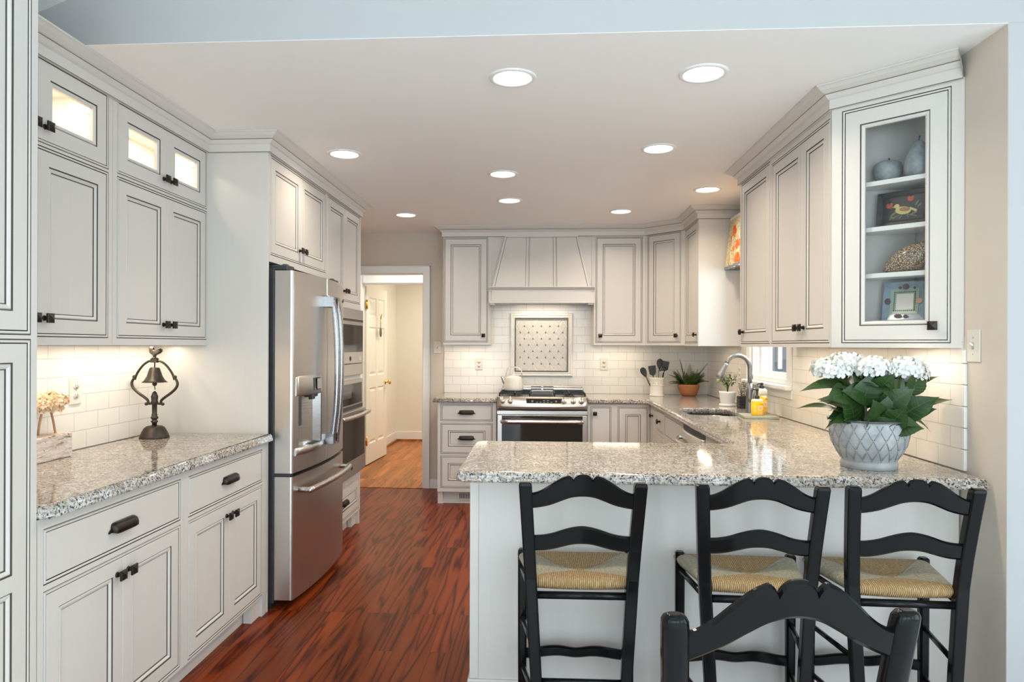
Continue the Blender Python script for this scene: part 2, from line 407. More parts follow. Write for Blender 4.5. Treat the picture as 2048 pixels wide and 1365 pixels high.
# open six-panel door in the hall
dw, dh = .80, 2.02
d = M()
us = [0, .11, .37, .43, .69, dw]; 
def panel_door(m):
    cells = []
    for u0, u1 in ((.11, .365), (.435, .69)):
        for v0, v1 in ((.22, .86), (1.0, 1.56), (1.68, 1.90)): cells.append((u0, u1, v0, v1))
    U = sorted({0, dw, *[c[0] for c in cells], *[c[1] for c in cells]}); V = sorted({0, dh, *[c[2] for c in cells], *[c[3] for c in cells]})
    for side in (0, 1):
        T = Matrix.Identity(4) if side == 0 else Matrix.Translation((dw, .036, 0)) @ Matrix.Rotation(PI, 4, 'Z')
        for i in range(len(U)-1):
            for j in range(len(V)-1):
                r = (U[i], U[i+1], V[j], V[j+1])
                if r in cells: m.add(*rr(r), 0, False, T)
                else: m.add([(r[0],0,r[2]),(r[1],0,r[2]),(r[1],0,r[3]),(r[0],0,r[3])], [(0,1,2,3)], 0, False, T)
    m.loft([[(0,0,0),(dw,0,0),(dw,0,dh),(0,0,dh)], [(0,.036,0),(dw,.036,0),(dw,.036,dh),(0,.036,dh)]])
def rr(r):
    q = M(); q.rect_rings(*r, [(0,0), (.012,-.010), (.02,-.010), (.045,-.002)], 0, 0); return q.v, q.f
panel_door(d)
dr = struct(d.build('door_1', CREAM, recalc=False)); dr.location = (-1.985, 7.62, .012); dr.rotation_euler = (0, 0, PI/2-.06)
k = M(); k.lathe([(.030,0),(.030,.006),(.012,.010),(.010,.035),(.026,.045),(.031,.058),(.024,.070),(.005,.073)], 20)
for s_ in (0, 1):
    o = M(); T = Matrix.Translation((dw-.07, 0 if s_ == 0 else .036, .90)) @ Matrix.Rotation(PI/2 if s_ == 0 else -PI/2, 4, 'X')
    o.lathe([(.030,0),(.030,.006),(.012,.010),(.010,.035),(.026,.045),(.031,.058),(.024,.070),(.005,.073)], 20, T=T)
    o.build('door_knob', BRASS, dr)
for z in (.22, 1.76):
    o = M(); o.box(-.045, .002, -.003, .001, z, z+.10); o.tube([(-.004,-.008,z-.004),(-.004,-.008,z+.104)], .007); o.box(0, .034, -.002, 0.0, z, z+.10); o.build('hinge', BRASS, dr)
# green ribbon ornament hung on that door
t = thing('door_ornament', (-1.930, 8.02, 1.515), PI/2-.06, 'small oval slate plaque hung by a green ribbon on the open hall door', 'ornament')
m = M(); m.lathe([(.0,0),(.034,0),(.038,.006),(.034,.012),(0,.012)], 24, T=Matrix.Translation((0, -.004, 0)) @ Matrix.Rotation(PI/2, 4, 'X') @ Matrix.Diagonal((1,1.5,1,1)), c0=False, c1=False)
m.build('plaque', plain('slate_plaque', (.16,.14,.11), .6, var=.4, sc=60), t)
m = M(); m.tube([(-.012,-.008,.05),(-.004,-.008,.13),(0,-.008,.165)], .005, 6, fl=.4); m.tube([(.012,-.008,.05),(.006,-.008,.12),(0,-.008,.165)], .005, 6, fl=.4)
m.tube([(0,-.01,.165),(.02,-.014,.20),(.03,-.014,.215)], .005, 6); m.tube([(0,-.01,.165),(-.015,-.012,.185)], .005, 6); m.ball((0,-.012,.165), .009, 8, q=5)
m.build('ribbon', plain('green_ribbon', (.33,.40,.10), .6), t)
# tile backsplashes (tiled faces of the walls)
wl, wb, wr = [bpy.data.objects[n] for n in ('wall_left', 'wall_back', 'wall_right')]
M().box(XL, XL+.009, 1.82, 3.414, .914, 1.40).build('tile_backsplash', TILE_L, wl)
M().box(-.942, XR, YB-.009, YB, .914, 1.90).build('tile_backsplash', TILE_B, wb)
m = M(); m.box(XR-.009, XR, 2.60, WY0-.09, .914, 1.40); m.box(XR-.009, XR, WY1+.09, YB-.009, .914, 1.40); m.box(XR-.009, XR, WY0-.09, WY1+.09, .914, WZ0-.087)
m.build('tile_backsplash', TILE_R, wr)
m = M()
for k in range(6): m.box(XR-.012, XR, 2.580, 2.599, .915+k*.0783, .915+k*.0783+.0765 if k < 5 else 1.355)
m.build('edge_tile', PORCELAIN, wr, bev=.003)
# crown mouldings along the cabinet tops
CP = [(0,2.344),(.013,2.344),(.013,2.3475),(.013,2.384),(.020,2.388),(.031,2.400),(.034,2.404),(.034,2.4075),(.040,2.410),(.056,2.419),(.068,2.430),(.075,2.433),(.075,2.4392)]
CM = [0,1,0,0,0,0,1,0,0,0,0,0]
for i, path in enumerate(([(-1.717,1.825),(-1.717,3.415),(-1.40,3.415),(-1.40,5.19),(XL,5.19)],
             [(-.905,YB),(-.905,6.165),(.905,6.165),(1.192,5.878),(1.192,5.363),(XR,5.363)],
             [(XR,4.245),(1.192,4.245),(1.192,2.92),(1.53,2.60)])):
    m = M(); sweep(m, path, CP, CM); struct(m.build('trim_%d' % (5+i), [PAINT, LINE]))

# ------------------------------------------------------------------ cabinets
DOORP = [(0,-.019),(0,-.0012),(.0012,0),(.050,0),(.0512,-.0038),(.0535,-.0038),(.0565,-.0008),(.060,-.0014),(.0665,-.0052),(.0675,-.0085),(.0692,-.0085),(.0702,-.0075)]
DOORM = [0,0,0,1,1,0,0,0,1,1,0]
SLABP = [(0,-.019),(0,-.0012),(.0012,0)]; SLABM = [0,0]
GLASSP = [(0,-.019),(0,-.0012),(.0012,0),(.056,0),(.0572,-.0038),(.0595,-.0038),(.0625,-.0008),(.067,-.0014),(.0735,-.006),(.0735,-.019),(0,-.019)]
GLASSM = [0,0,0,1,1,0,0,0,0,0]
def knob_mesh(m, u, v, rnd=False):
    if rnd:
        T = Matrix.Translation((u, 0, v)) @ Matrix.Rotation(PI/2, 4, 'X')
        m.lathe([(.009,0),(.007,.012),(.008,.016),(.019,.020),(.021,.025),(.017,.031),(.004,.033)], 18, T=T); return
    m.tube([(u, .001, v), (u, -.006, v)], [.010,.008], 12); m.tube([(u, -.004, v), (u, -.020, v)], [.0065,.0065], 12)
    q = [(-1,-1),(1,-1),(1,1),(-1,1)]
    m.loft([[(u+a*r, -y, v+b*r) for a, b in q] for r, y in ((.011,.018),(.0155,.0195),(.0165,.022),(.0165,.0255),(.014,.0275),(.001,.0335))], 0, False, True, True)
def pull_mesh(m, u, v, w=.128):
    L = []
    for s_ in (-1,-.985,-.96,-.92,-.86,-.6,-.3,0,.3,.6,.86,.92,.96,.985,1):
        e = max(0, 1-abs(s_)**16)**.8; x = u+s_*w*.5
        hh = .006+.012*e; d = .004+.021*e
        L.append([(x, 0, v+hh), (x, -d*.35, v+hh*.98), (x, -d*.80, v+hh*.62), (x, -d, v-hh*.15), (x, -d*.98, v-hh*.85), (x, -d*.80, v-hh*1.0), (x, 0, v-hh*.9)])
    m.loft(L, 0, True, True, True)
    for a in (-1, 1):
        m.loft([[(u+a*w*.46, -.001, v-.012), (u+a*w*.60, -.001, v-.014), (u+a*w*.60, -.001, v-.008), (u+a*w*.46, -.001, v+.004)],
                [(u+a*w*.46, -.006, v-.012), (u+a*w*.60, -.004, v-.014), (u+a*w*.60, -.004, v-.008), (u+a*w*.46, -.006, v+.004)]], 0, False, True, True)
def front(m, W, z0, z1, ops, D):
    e = .0105
    U = sorted({0, W, *[o['r'][0]-e for o in ops], *[o['r'][1]+e for o in ops]}); V = sorted({z0, z1, *[o['r'][2]-e for o in ops], *[o['r'][3]+e for o in ops]})
    for i in range(len(U)-1):
        for j in range(len(V)-1):
            cu, cv = (U[i]+U[i+1])/2, (V[j]+V[j+1])/2
            if any(o['r'][0]-e < cu < o['r'][1]+e and o['r'][2]-e < cv < o['r'][3]+e for o in ops): continue
            m.add([(U[i],0,V[j]),(U[i+1],0,V[j]),(U[i+1],0,V[j+1]),(U[i],0,V[j+1])], [(0,1,2,3)])
    for o in ops:
        u0, u1, v0, v1 = o['r']; gl = o['k'] == 'glass'
        m.rect_rings(u0-e, u1+e, v0-e, v1+e, [(0,0),(.0012,-.003),(.0030,-.003),(.0045,.0012),(.0085,.0012),(e,0),(e,-.0215)], [1,1,0,0,0,1], None if gl else 1)
        if gl:
            if 'tri' in o:
                cu, cd_ = o['tri']; a, b = cu*.0215/cd_, W-(W-cu)*.0215/cd_; c, d_ = v0-.012, v1+.004
                m.loft([[(u0,.0215,v0),(u1,.0215,v0),(u1,.0215,v1),(u0,.0215,v1)], [(a,.0215,c),(b,.0215,c),(b,.0215,d_),(a,.0215,d_)]], 2)
                m.loft([[(a,.0215,c),(cu,cd_,c),(b,.0215,c)], [(a,.0215,d_),(cu,cd_,d_),(b,.0215,d_)]], 2, False, True, True, closed=False)
                continue
            a, b, c, d_ = o.get('in') or (.018, W-.018, v0-.012, v1+.004); dd = o.get('depth', D-.02)
            m.loft([[(u0,.0215,v0),(u1,.0215,v0),(u1,.0215,v1),(u0,.0215,v1)], [(a,.0215,c),(b,.0215,c),(b,.0215,d_),(a,.0215,d_)],
                    [(a,dd,c),(b,dd,c),(b,dd,d_),(a,dd,d_)]], 2, False, False, True)
def leaf_front(root, o, r, kind, knob, hw):
    # one door or drawer front filling the rectangle r
    u0, u1, v0, v1 = r
    m = M(); nm = 'drawer' if kind in ('slab', 'dpanel') else 'door'
    if kind == 'false': nm = 'front_panel'
    if kind in ('slab', 'door_slab', 'false'): m.rect_rings(u0, u1, v0, v1, SLABP, SLABM, 0)
    elif kind == 'glass': m.rect_rings(u0, u1, v0, v1, GLASSP, GLASSM)
    elif kind == 'two':
        mid = o['mid']
        m.rect_rings(u0, u1, v0, v1, SLABP, SLABM); e = .0012; f = .050
        a, b, c, d = u0+e, u1-e, v0+e, v1-e
        for q in ((a, u0+f, c, d), (u1-f, b, c, d), (u0+f, u1-f, c, v0+f), (u0+f, u1-f, mid-.022, mid+.022), (u0+f, u1-f, v1-f, d)): m.add([(q[0],0,q[2]),(q[1],0,q[2]),(q[1],0,q[3]),(q[0],0,q[3])], [(0,1,2,3)])
        P_ = [(i-f, o_) for i, o_ in DOORP[3:]]
        m.rect_rings(u0+f, u1-f, v0+f, mid-.022, P_, DOORM[3:], 0); m.rect_rings(u0+f, u1-f, mid+.022, v1-f, P_, DOORM[3:], 0)
    else: m.rect_rings(u0, u1, v0, v1, DOORP, DOORM, 0)
    d = m.build(nm, [PAINT, GLAZE], root, recalc=False)
    if kind == 'glass':
        i = .072; M().box(u0+i, u1-i, .010, .013, v0+i, v1-i).build('glass_pane', GL, d)
    if knob:
        ku, kv = knob; q = M()
        if hw == 'pull': pull_mesh(q, ku, kv); q.build('pull', BRONZE, d)
        else: knob_mesh(q, ku, kv, hw == 'round'); q.build('knob', BRONZE, d)
    return d
def cabinet(name, label, xy, rz, W, D, z0, z1, ops, cat='cabinet', group=None, poly=None, toe=0, toe_u=None, extra=None, inside=None):
    t = thing(name, (xy[0], xy[1], 0), rz, label, cat, group)
    m = M(); poly = poly or [(0,0),(W,0),(W,D),(0,D)]; n = len(poly)
    for k in range(1, n):     # all sides but the front
        (a, b), (c, d) = poly[k], poly[(k+1) % n]
        m.add([(a,b,z0),(c,d,z0),(c,d,z1),(a,b,z1)], [(0,1,2,3)])
    m.add([(a,b,z0) for a, b in poly], [tuple(range(n))]); m.add([(a,b,z1) for a, b in poly], [tuple(range(n))])
    front(m, W, z0, z1, ops, D)
    if toe: m.box(*(toe_u or (.0, W)), .065, D, 0, z0+.001)
    if extra: extra(m)
    body = m.build('body', [PAINT, GLAZE, inside or INSIDE], t, recalc=False)
    g = .0028
    for o in ops:
        u0, u1, v0, v1 = o['r']; k = o['k']; hw = o.get('hw', 'knob'); kn = o.get('kn')
        if o.get('n', 1) == 2:
            c = o.get('c', (u0+u1)/2)
            leaf_front(t, o, (u0+g, c-.001, v0+g, v1-g), k, kn and (c-.030, kn), hw)
            leaf_front(t, o, (c+.001, u1-g, v0+g, v1-g), k, kn and (c+.030, kn), hw)
        elif k != 'none': leaf_front(t, o, (u0+g, u1-g, v0+g, v1-g), k, kn, hw)
    return t
def D2(r, kn, k='door', **q): return dict(r=r, k=k, n=2, kn=kn, **q)
def D1(r, kn, k='door', **q): return dict(r=r, k=k, kn=kn, **q)
LQ, RQ = PI/2, -PI/2
# left wall: tall unit, two glass-topped wall cabinets, two base cabinets
cabinet('tall_cabinet', 'floor-to-top white cabinet at the far left edge with tall panelled doors', (-1.40, .92), LQ, .90, .595, .105, 2.46,
        [D2((.045,.866,1.40,2.42), 1.47), D2((.045,.866,.13,1.369), 1.29, 'two', mid=.73)], toe=1)
for i, (y0, w, r0, r1, lb) in enumerate(((1.83, .808, .035, .772, 'left white wall cabinet with lit glass top doors, beside the tall unit'),
                                   (2.64, .774, .037, .755, 'right white wall cabinet with lit glass top doors, above the rooster bell'))):
    c = cabinet('upper_cabinet', lb, (-1.717, y0), LQ, w, .274, 1.362, 2.352,
        [D2((r0,r1,2.066,2.344), 2.115, 'glass', c=.405 if i == 0 else .397), D2((r0,r1,1.400,2.035), 1.455, c=.405 if i == 0 else .397)], group='wall cabinets over the left counter')
    area('cabinet_light', (w/2, .15, 2.343), (0, 0, 0), w*.8, .05, 1.7, WARM, c)
    area('counter_light', (w/2, .17, 1.357), (0, 0, 0), w*.9, .03, 1.6, WARM, c)
    for u in (r0+.03, r1-.03):
        h = M(); h.box(u-.012, u+.02, .03, .06, 2.26, 2.285); h.box(u-.02, u+.012, .022, .04, 2.265, 2.28); h.build('hinge', STEELH, c)
def foot(u): return lambda m: (m.box(u, u+.045, .004, .06, 0, .106), m.box(u-.09, u, .02, .06, 0, .106))
cabinet('base_cabinet', 'left white base cabinet nearest the camera, one drawer over two doors', (-1.40, 1.825), LQ, .780, .60, .105, .875,
        [D1((.032,.741,.695,.834), (.386,.765), 'slab', hw='pull'), D2((.032,.741,.128,.657), .605)], toe=1, group='base cabinets under the left counter')
cabinet('base_cabinet', 'right white base cabinet beside the refrigerator, one drawer over two doors', (-1.40, 2.606), LQ, .808, .60, .105, .875,
        [D1((.039,.736,.690,.832), (.387,.765), 'slab', hw='pull'), D2((.039,.736,.124,.655), .605)], toe=1, extra=foot(.758), group='base cabinets under the left counter')
# refrigerator surround and oven tower
t = cabinet('upper_cabinet', 'white cabinet above the refrigerator with its tall white side panel', (-1.40, 3.430), LQ, .930, .60, 1.792, 2.352, [D2((.025,.900,1.838,2.331), 1.905)])
tag(M().box(-2.0, -1.40, 3.4145, 3.4295, 0, 2.352).build('side_panel', PAINT, bev=.002), 'tall plain white end panel between the left counter and the refrigerator', 'cabinet panel')
TW = cabinet('oven_cabinet', 'tall white cabinet housing the microwave and wall oven', (-1.40, 4.361), LQ, .829, .60, .105, 2.352,
        [D2((.023,.797,1.684,2.331), 1.745), dict(r=(.05,.78,1.16,1.61), k='none'), dict(r=(.05,.78,.44,1.09), k='none'), D1((.035,.795,.135,.345), (.415,.245), 'dpanel', hw='pull')],
        toe=1, extra=lambda m: (m.box(.80, .829, .004, .06, 0, .106), m.box(.70, .80, .03, .06, 0, .106)))
# back wall
cabinet('upper_cabinet', 'single-door wall cabinet left of the range hood', (-.905, 6.165), 0, .418, .33, 1.370, 2.352, [D1((.015,.396,1.403,2.329), (.368,1.455))], group='wall cabinets on the back wall')
cabinet('upper_cabinet', 'single-door wall cabinet right of the range hood', (.452, 6.165), 0, .4525, .33, 1.370, 2.352, [D1((.024,.417,1.403,2.326), (.055,1.455))], group='wall cabinets on the back wall')
c45 = math.sqrt(.5)
def loc_poly(o, rz, pts): return [((x-o[0])*math.cos(rz)+(y-o[1])*math.sin(rz), -(x-o[0])*math.sin(rz)+(y-o[1])*math.cos(rz)) for x, y in pts]
cabinet('corner_cabinet', 'angled corner wall cabinet with one panelled door above the fern', (.905, 6.165), -PI/4, .406, .3, 1.370, 2.352,
        [D1((.034,.358,1.403,2.335), (.330,1.455))], poly=loc_poly((.905,6.165), -PI/4, [(.905,6.165),(1.192,5.878),(XR-.013,5.878),(XR-.013,YB-.013),(.905,YB-.013)]))
cabinet('upper_cabinet', 'wall cabinet left of the sink window showing its plain white side', (1.192, 5.877), RQ, .514, XR-1.206, 1.366, 2.352, [D1((.028,.478,1.40,2.332), (.445,1.455))])
t = cabinet('base_cabinet', 'three-drawer base cabinet left of the range with a floor vent in its toe kick', (-.905, 5.86), 0, .508, .60, .105, .875,
        [D1((.037,.465,.724,.850), (.25,.790), 'slab', hw='pull'), D1((.037,.466,.442,.686), (.25,.570), 'dpanel', hw='pull'), D1((.037,.466,.148,.404), (.25,.285), 'dpanel', hw='pull')],
        toe=1, toe_u=(.03, .508), extra=lambda m: (m.box(0, .045, .02, .07, 0, .106), m.box(.0, .508, .04, .066, 0, .012)))
m = M()
m.box(.185, .425, .058, .066, .033, .087, 1)
m.box(.18, .43, .048, .064, .028, .036); m.box(.18, .43, .048, .064, .084, .092)
for k in range(18): m.box(.180+k*.0142, .1865+k*.0142, .050, .064, .034, .086)
m.build('vent_grille', [PAINT, DARK], t)
cabinet('base_cabinet', 'base cabinet right of the range with a narrow plain door', (.378, 5.86), 0, .52, .60, .105, .875,
        [D1((.037,.189,.14,.838), (.062,.79), 'door_slab'), D1((.265,.500,.14,.838), None)], toe=1, poly=[(0,0),(.52,0),(.52,.012),(1.155,.012),(1.155,.60),(0,.60)])
# right run, from the corner towards the camera
cabinet('base_cabinet', 'narrow drawer cabinet with round knobs left of the sink base', (.905, 5.858), RQ, .658, .60, .105, .875,
        [D1((.09,.300,.14,.838), (.135,.79), 'door_slab'), D1((.338,.634,.708,.850), (.486,.78), 'slab', hw='round'), D1((.338,.634,.44,.67), (.486,.565), 'slab', hw='round'), D1((.338,.634,.14,.40), (.486,.28), 'slab', hw='round')], toe=1)
cabinet('sink_cabinet', 'base cabinet under the sink with a plain false drawer front', (.905, 5.199), RQ, .703, .60, .105, .68,
        [D2((.039,.669,.14,.665), .61)], toe=1, extra=lambda m: (m.box(0, .703, 0, .018, .68, .875), m.box(.039, .669, -.001, 0, .706, .709, 1), m.box(.039, .669, -.001, 0, .842, .845, 1), m.box(.036, .039, -.001, 0, .706, .845, 1), m.box(.669, .672, -.001, 0, .706, .845, 1)))
# right uppers
cabinet('upper_cabinet', 'three-door wall cabinet right of the sink window', (1.192, 4.245), RQ, 1.324, XR-1.206, 1.362, 2.352,
        [D1((.034,.538,1.390,2.332), (.075,1.450)), D2((.586,1.296,1.390,2.308), 1.452, c=.996)], poly=[(0,0),(1.324,0),(1.324,XR-1.206),(0,XR-1.206)])
ez = math.atan2(2.60-2.92, 1.53-1.192); eo = (1.192, 2.919)
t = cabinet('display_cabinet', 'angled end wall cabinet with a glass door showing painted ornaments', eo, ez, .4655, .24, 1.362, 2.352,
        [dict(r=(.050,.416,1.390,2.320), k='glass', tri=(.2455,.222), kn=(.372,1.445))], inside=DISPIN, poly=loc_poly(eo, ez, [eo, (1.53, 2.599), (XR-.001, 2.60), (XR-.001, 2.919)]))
for z in (2.030, 1.846, 1.660, 1.470):
    m = M(); m.prism([(.034,.030),(.4315,.030),(.2455,.214)], z-.019, z, 'xy'); m.build('shelf', WHITE, t, bev=.002)
h = M(); h.box(.052, .085, .022, .04, 2.22, 2.245); h.box(.07, .10, .03, .045, 2.222, 2.243); h.box(.052, .085, .022, .04, 1.43, 1.455); h.build('hinge', NICKEL, t)
END = t
for x, y, u in ((-.905+.2, 6.33, .38), (.452+.22, 6.33, .42), (1.30, 5.62, .03)):
    area('counter_light', (x, y, 1.363), (0, 0, 0), u, .03 if u > .1 else .4, .8, WARM)
area('counter_light', (1.36, 3.55, 1.357), (0, 0, 0), .03, 1.2, 2.4, WARM)
area('counter_light', (1.43, 2.78, 1.357), (0, 0, 0), .03, .26, .6, WARM)

# ------------------------------------------------------------------ countertops
def slab(name, out, holes=(), label='', loc=None):
    Z0, Z1 = .8755, .914
    prof = [(.030,Z0),(.006,Z0),(.001,Z0+.003),(0,Z0+.008),(.001,Z0+.015),(.004,Z0+.019),(.0035,Z0+.023),(.005,Z0+.029),(.009,Z0+.0345),(.014,Z0+.0375),(.020,Z1)]
    m = M(); L = [[(x, y, z) for x, y in offset(out, i)] for i, z in prof]
    m.loft(L, 0, True)
    hp = [(0,Z1),(-.003,Z1-.002),(-.004,Z1-.006),(-.004,Z0)]
    tops = [L[-1]]; bots = [L[0]]
    for h in holes:
        HL = [[(x, y, z) for x, y in offset(h, -i if i < 0 else i)] for i, z in [(0,Z1),(.003,Z1-.002),(.004,Z1-.006),(.004,Z0)]]
        m.loft(HL, 0, True); tops.append(HL[0]); bots.append(HL[-1])
    o = m.build(name, GRANITE, recalc=False); me = o.data; b = bmesh.new(); b.from_mesh(me)
    for grp in (tops, bots):
        es = []
        for lp in grp:
            vs = [b.verts.new(p) for p in lp]
            es += [b.edges.new((vs[i], vs[(i+1) % len(vs)])) for i in range(len(vs))]
        bmesh.ops.triangle_fill(b, use_beauty=True, use_dissolve=False, edges=es)
    bmesh.ops.remove_doubles(b, verts=b.verts[:], dist=1e-5)
    bmesh.ops.recalc_face_normals(b, faces=b.faces[:])
    for f in b.faces: f.smooth = abs(f.normal.z) < .999 and len(f.verts) == 4
    b.to_mesh(me); b.free()
    return tag(o, label, 'countertop')
def rrect(x0, x1, y0, y1, r, n=8):
    return arc(x1-r, y1-r, r, 0, PI/2, n)+arc(x0+r, y1-r, r, PI/2, PI, n)+arc(x0+r, y0+r, r, PI, 1.5*PI, n)+arc(x1-r, y0+r, r, 1.5*PI, 2*PI, n)
slab('countertop', [(-1.993,1.826),(-1.366,1.826)]+arc(-1.376, 3.402, .010, 0, PI/2, 3)+[(-1.993,3.412)], (), 'speckled granite countertop on the left base cabinets under the rooster bell')
slab('countertop', [(-.945,5.835),(-.392,5.835),(-.392,6.489),(-.945,6.489)], (), 'short granite countertop left of the range')
sink_hole = rrect(.965, 1.318, 4.50, 5.06, .12)
slab('countertop', arc(-.265, 2.486, .05, PI, 1.5*PI, 6)+[(1.524,2.436),(1.524,6.489),(.378,6.489),(.378,5.835),(.855,5.835),(.880,5.81),(.880,3.26),(.874,3.254)]+arc(-.265, 3.194, .06, PI/2, PI, 4),
     (sink_hole,), 'long granite countertop running from the peninsula past the sink to the range')
# undermount sink
t = thing('sink', (0, 0, 0), 0, 'stainless undermount sink set in the granite below the faucet', 'sink')
m = M(); so = offset(sink_hole, -.006)
m.loft([[(x, y, z) for x, y in offset(so, i)] for i, z in ((-.014,.8745),(-.004,.8745),(0,.872),(.006,.76),(.02,.715),(.05,.70))], 0, True, False, True)
m.build('bowl', STEELH, t)
m = M(); m.lathe([(.045,.701),(.045,.704),(.035,.7045),(.03,.702),(0,.702)], 24, c=(1.14,4.78,0), c1=False); m.build('drain', CHROME, t)
# pull-down faucet
t = thing('faucet', (1.402, 4.752, .914), 0, 'brushed nickel gooseneck pull-down faucet behind the sink', 'faucet')
m = M(); m.lathe([(.029,0),(.029,.004),(.026,.02),(.0235,.10),(.0195,.15),(.0165,.20)], 24); m.build('base', NICKEL, t)
m = M(); pts = [(0,0,.16),(0,0,.25)]+[(-.088+.088*math.cos(a), -.022*(1-math.cos(a)), .295+.095*math.sin(a)) for a in [PI*i/16 for i in range(15)]]
m.tube(pts, .0145, 16); m.build('spout', NICKEL, t)
p0 = Vector(pts[-1]); dr_ = (Vector(pts[-1])-Vector(pts[-2])).normalized(); dr_ = Vector((dr_.x-.06, dr_.y, dr_.z)).normalized()
m = M(); m.tube([p0-dr_*.004, p0+dr_*.012, p0+dr_*.045, p0+dr_*.085, p0+dr_*.105, p0+dr_*.108], [.015,.0165,.0175,.0225,.0235,.019], 18); m.build('spray_head', NICKEL, t)
m = M(); m.tube([(0,-.015,.085),(0,-.045,.085)], [.016,.0145], 16); m.tube([(0,-.045,.085),(.004,-.052,.10),(.012,-.058,.17)], [.012,.008,.006], 12); m.build('handle', NICKEL, t)

# peninsula base
t = thing('peninsula_cabinet', (-.276, 2.62, 0), 0, 'white panelled peninsula base behind the bar stools', 'cabinet')
m = M(); m.box(0, 1.805, 0, .60, 0, .875); m.build('body', PAINT, t)
m = M(); m.box(-.002, .032, -.006, .05, .09, .875); m.build('corner_stile', PAINT, t, bev=.003)
m = M()
m.box(-.012, 1.805, -.014, 0, 0, .075); m.box(-.009, 1.805, -.010, 0, .075, .088); m.box(-.012, 0, -.014, .60, 0, .075); m.build('base_moulding', PAINT, t, bev=.003)

# ------------------------------------------------------------------ range hood, mural
t = thing('range_hood', (0, 0, 0), 0, 'white panelled wooden range hood with tapered front between the back wall cabinets', 'range hood')
X0, X1, YF = -.4865, .4515, 6.165
m = M(); m.box(X0, X1, YF+.012, YF+.03, 1.885, 2.352)
for a, b in ((X0, X0+.018), (X1-.018, X1)): m.box(a, b, YF+.004, YF+.02, 1.885, 2.352)
m.build('back_panel', [PAINT, LINE], t)
a0, a1, b0, b1 = -.348, .308, -.452, .410   # top and bottom x of the tapered front
yb_, yt_ = 6.095, 6.150; zb_, zt_ = 1.888, 2.338
m = M(); m.loft([[(b0,yb_,zb_),(b1,yb_,zb_),(b1,YF+.02,zb_),(b0,YF+.02,zb_)], [(a0,yt_,zt_),(a1,yt_,zt_),(a1,YF+.02,zt_),(a0,YF+.02,zt_)]], 0, False, True, True)
m.build('tapered_front', PAINT, t)
def strip(m, xt, xb, w, lift, mi=0):
    # batten or line lying on the tapered front
    q = lambda x, y, z: (x, y-lift, z)
    m.loft([[q(xb-w/2,yb_,zb_), q(xb+w/2,yb_,zb_), (xb+w/2,yb_+.01,zb_), (xb-w/2,yb_+.01,zb_)], [q(xt-w/2,yt_,zt_), q(xt+w/2,yt_,zt_), (xt+w/2,yt_+.01,zt_), (xt-w/2,yt_+.01,zt_)]], mi, False, True, True)
m = M()
for xt, xb in ((a0+.008, b0+.008), (a1-.008, b1-.008)): strip(m, xt, xb, .018, .006); 
for sx, ex in ((-.137,-.143), (.101,.105)):
    strip(m, sx, ex, .028, .005); strip(m, sx-.0155, ex-.0155, .003, .0015, 1); strip(m, sx+.0155, ex+.0155, .003, .0015, 1); strip(m, sx+.008, ex+.008, .0025, .0056, 1)
strip(m, a0+.019, b0+.019, .003, .0015, 1); strip(m, a1-.019, b1-.019, .003, .0015, 1)
m.box(a0, a1, yt_-.006, YF, zt_, 2.352); m.box(a0, a1, yt_-.007, yt_-.005, zt_-.002, zt_, 1)
m.build('batten', [PAINT, LINE], t)
m = M(); sp_ = [(-.002,1.852),(-.002,1.858),(.006,1.866),(.012,1.868),(.012,1.872),(.024,1.880),(.024,1.8875),(-.02,1.8875)]
m.loft([[(x0s, 6.085-o_, z) for o_, z in sp_] for x0s in (X0+.001, X1-.001)], 0, False, True, True)
m.box(X0+.001, X1-.001, 6.0605, 6.062, 1.8715, 1.8735, 1); m.build('shelf_moulding', [PAINT, LINE], t)
m = M(); m.box(X0+.030, X1-.030, 6.088, 6.165, 1.755, 1.853); m.box(X0+.006, X1-.006, 6.078, 6.165, 1.742, 1.756); m.box(X0+.02, X1-.02, 6.082, 6.165, 1.756, 1.761); m.box(X0+.03, X1-.03, 6.0865, 6.088, 1.759, 1.762, 1)
for a, b in ((X0+.001, X0+.030), (X1-.030, X1-.001)): m.box(a, b, 6.10, 6.165, 1.755, 1.853)
for a, b in ((X0+.012, X0+.055), (X1-.055, X1-.012)): m.box(a, b, 6.09, 6.12, 1.728, 1.742)
m.build('apron', [PAINT, LINE], t, bev=.0015)
M().box(X0+.02, X1-.02, 6.165, 6.485, 1.76, 1.78).build('liner', STEELH, t)
area('hood_light', (-.018, 6.30, 1.755), (0, 0, 0), .5, .06, 1.6, WARM, t)
t = thing('tile_mural', (-.017, YB-.009, 1.371), 0, 'framed diamond tile panel on the backsplash behind the range', 'tile panel')
CR = plain('cream_mural_tile', (.62,.57,.48), .25, var=.09, sc=30); GROUT = plain('pale_grout', (.83,.79,.71), .6); PEN = plain('bronze_pencil_tile', (.12,.09,.065), .35, .4, .5, 90); DOT = plain('dark_dot_tile', (.09,.065,.05), .3, .2, .5, 60)
m = M(); fw, fh = .297, .300
fp = [(0,0),(0,-.010),(.008,-.020),(.018,-.022),(.026,-.014),(.034,-.020),(.044,-.018),(.050,-.006),(.050,0)]
L = [[(-fw+i,o_,-fh+i),(fw-i,o_,-fh+i),(fw-i,o_,fh-i),(-fw+i,o_,fh-i)] for i, o_ in fp]; m.loft(L, 0, False); m.build('frame', PORCELAIN, t, recalc=True)
m = M(); L = [[(-fw+i,o_,-fh+i),(fw-i,o_,-fh+i),(fw-i,o_,fh-i),(-fw+i,o_,fh-i)] for i, o_ in ((.047,0),(.047,-.021),(.0565,-.021),(.0565,0))]; m.loft(L); m.build('pencil_border', PEN, t)
gw, gh = fw-.0565, fh-.0565
M().box(-gw, gw, -.002, 0, -gh, gh).build('field', GROUT, t)
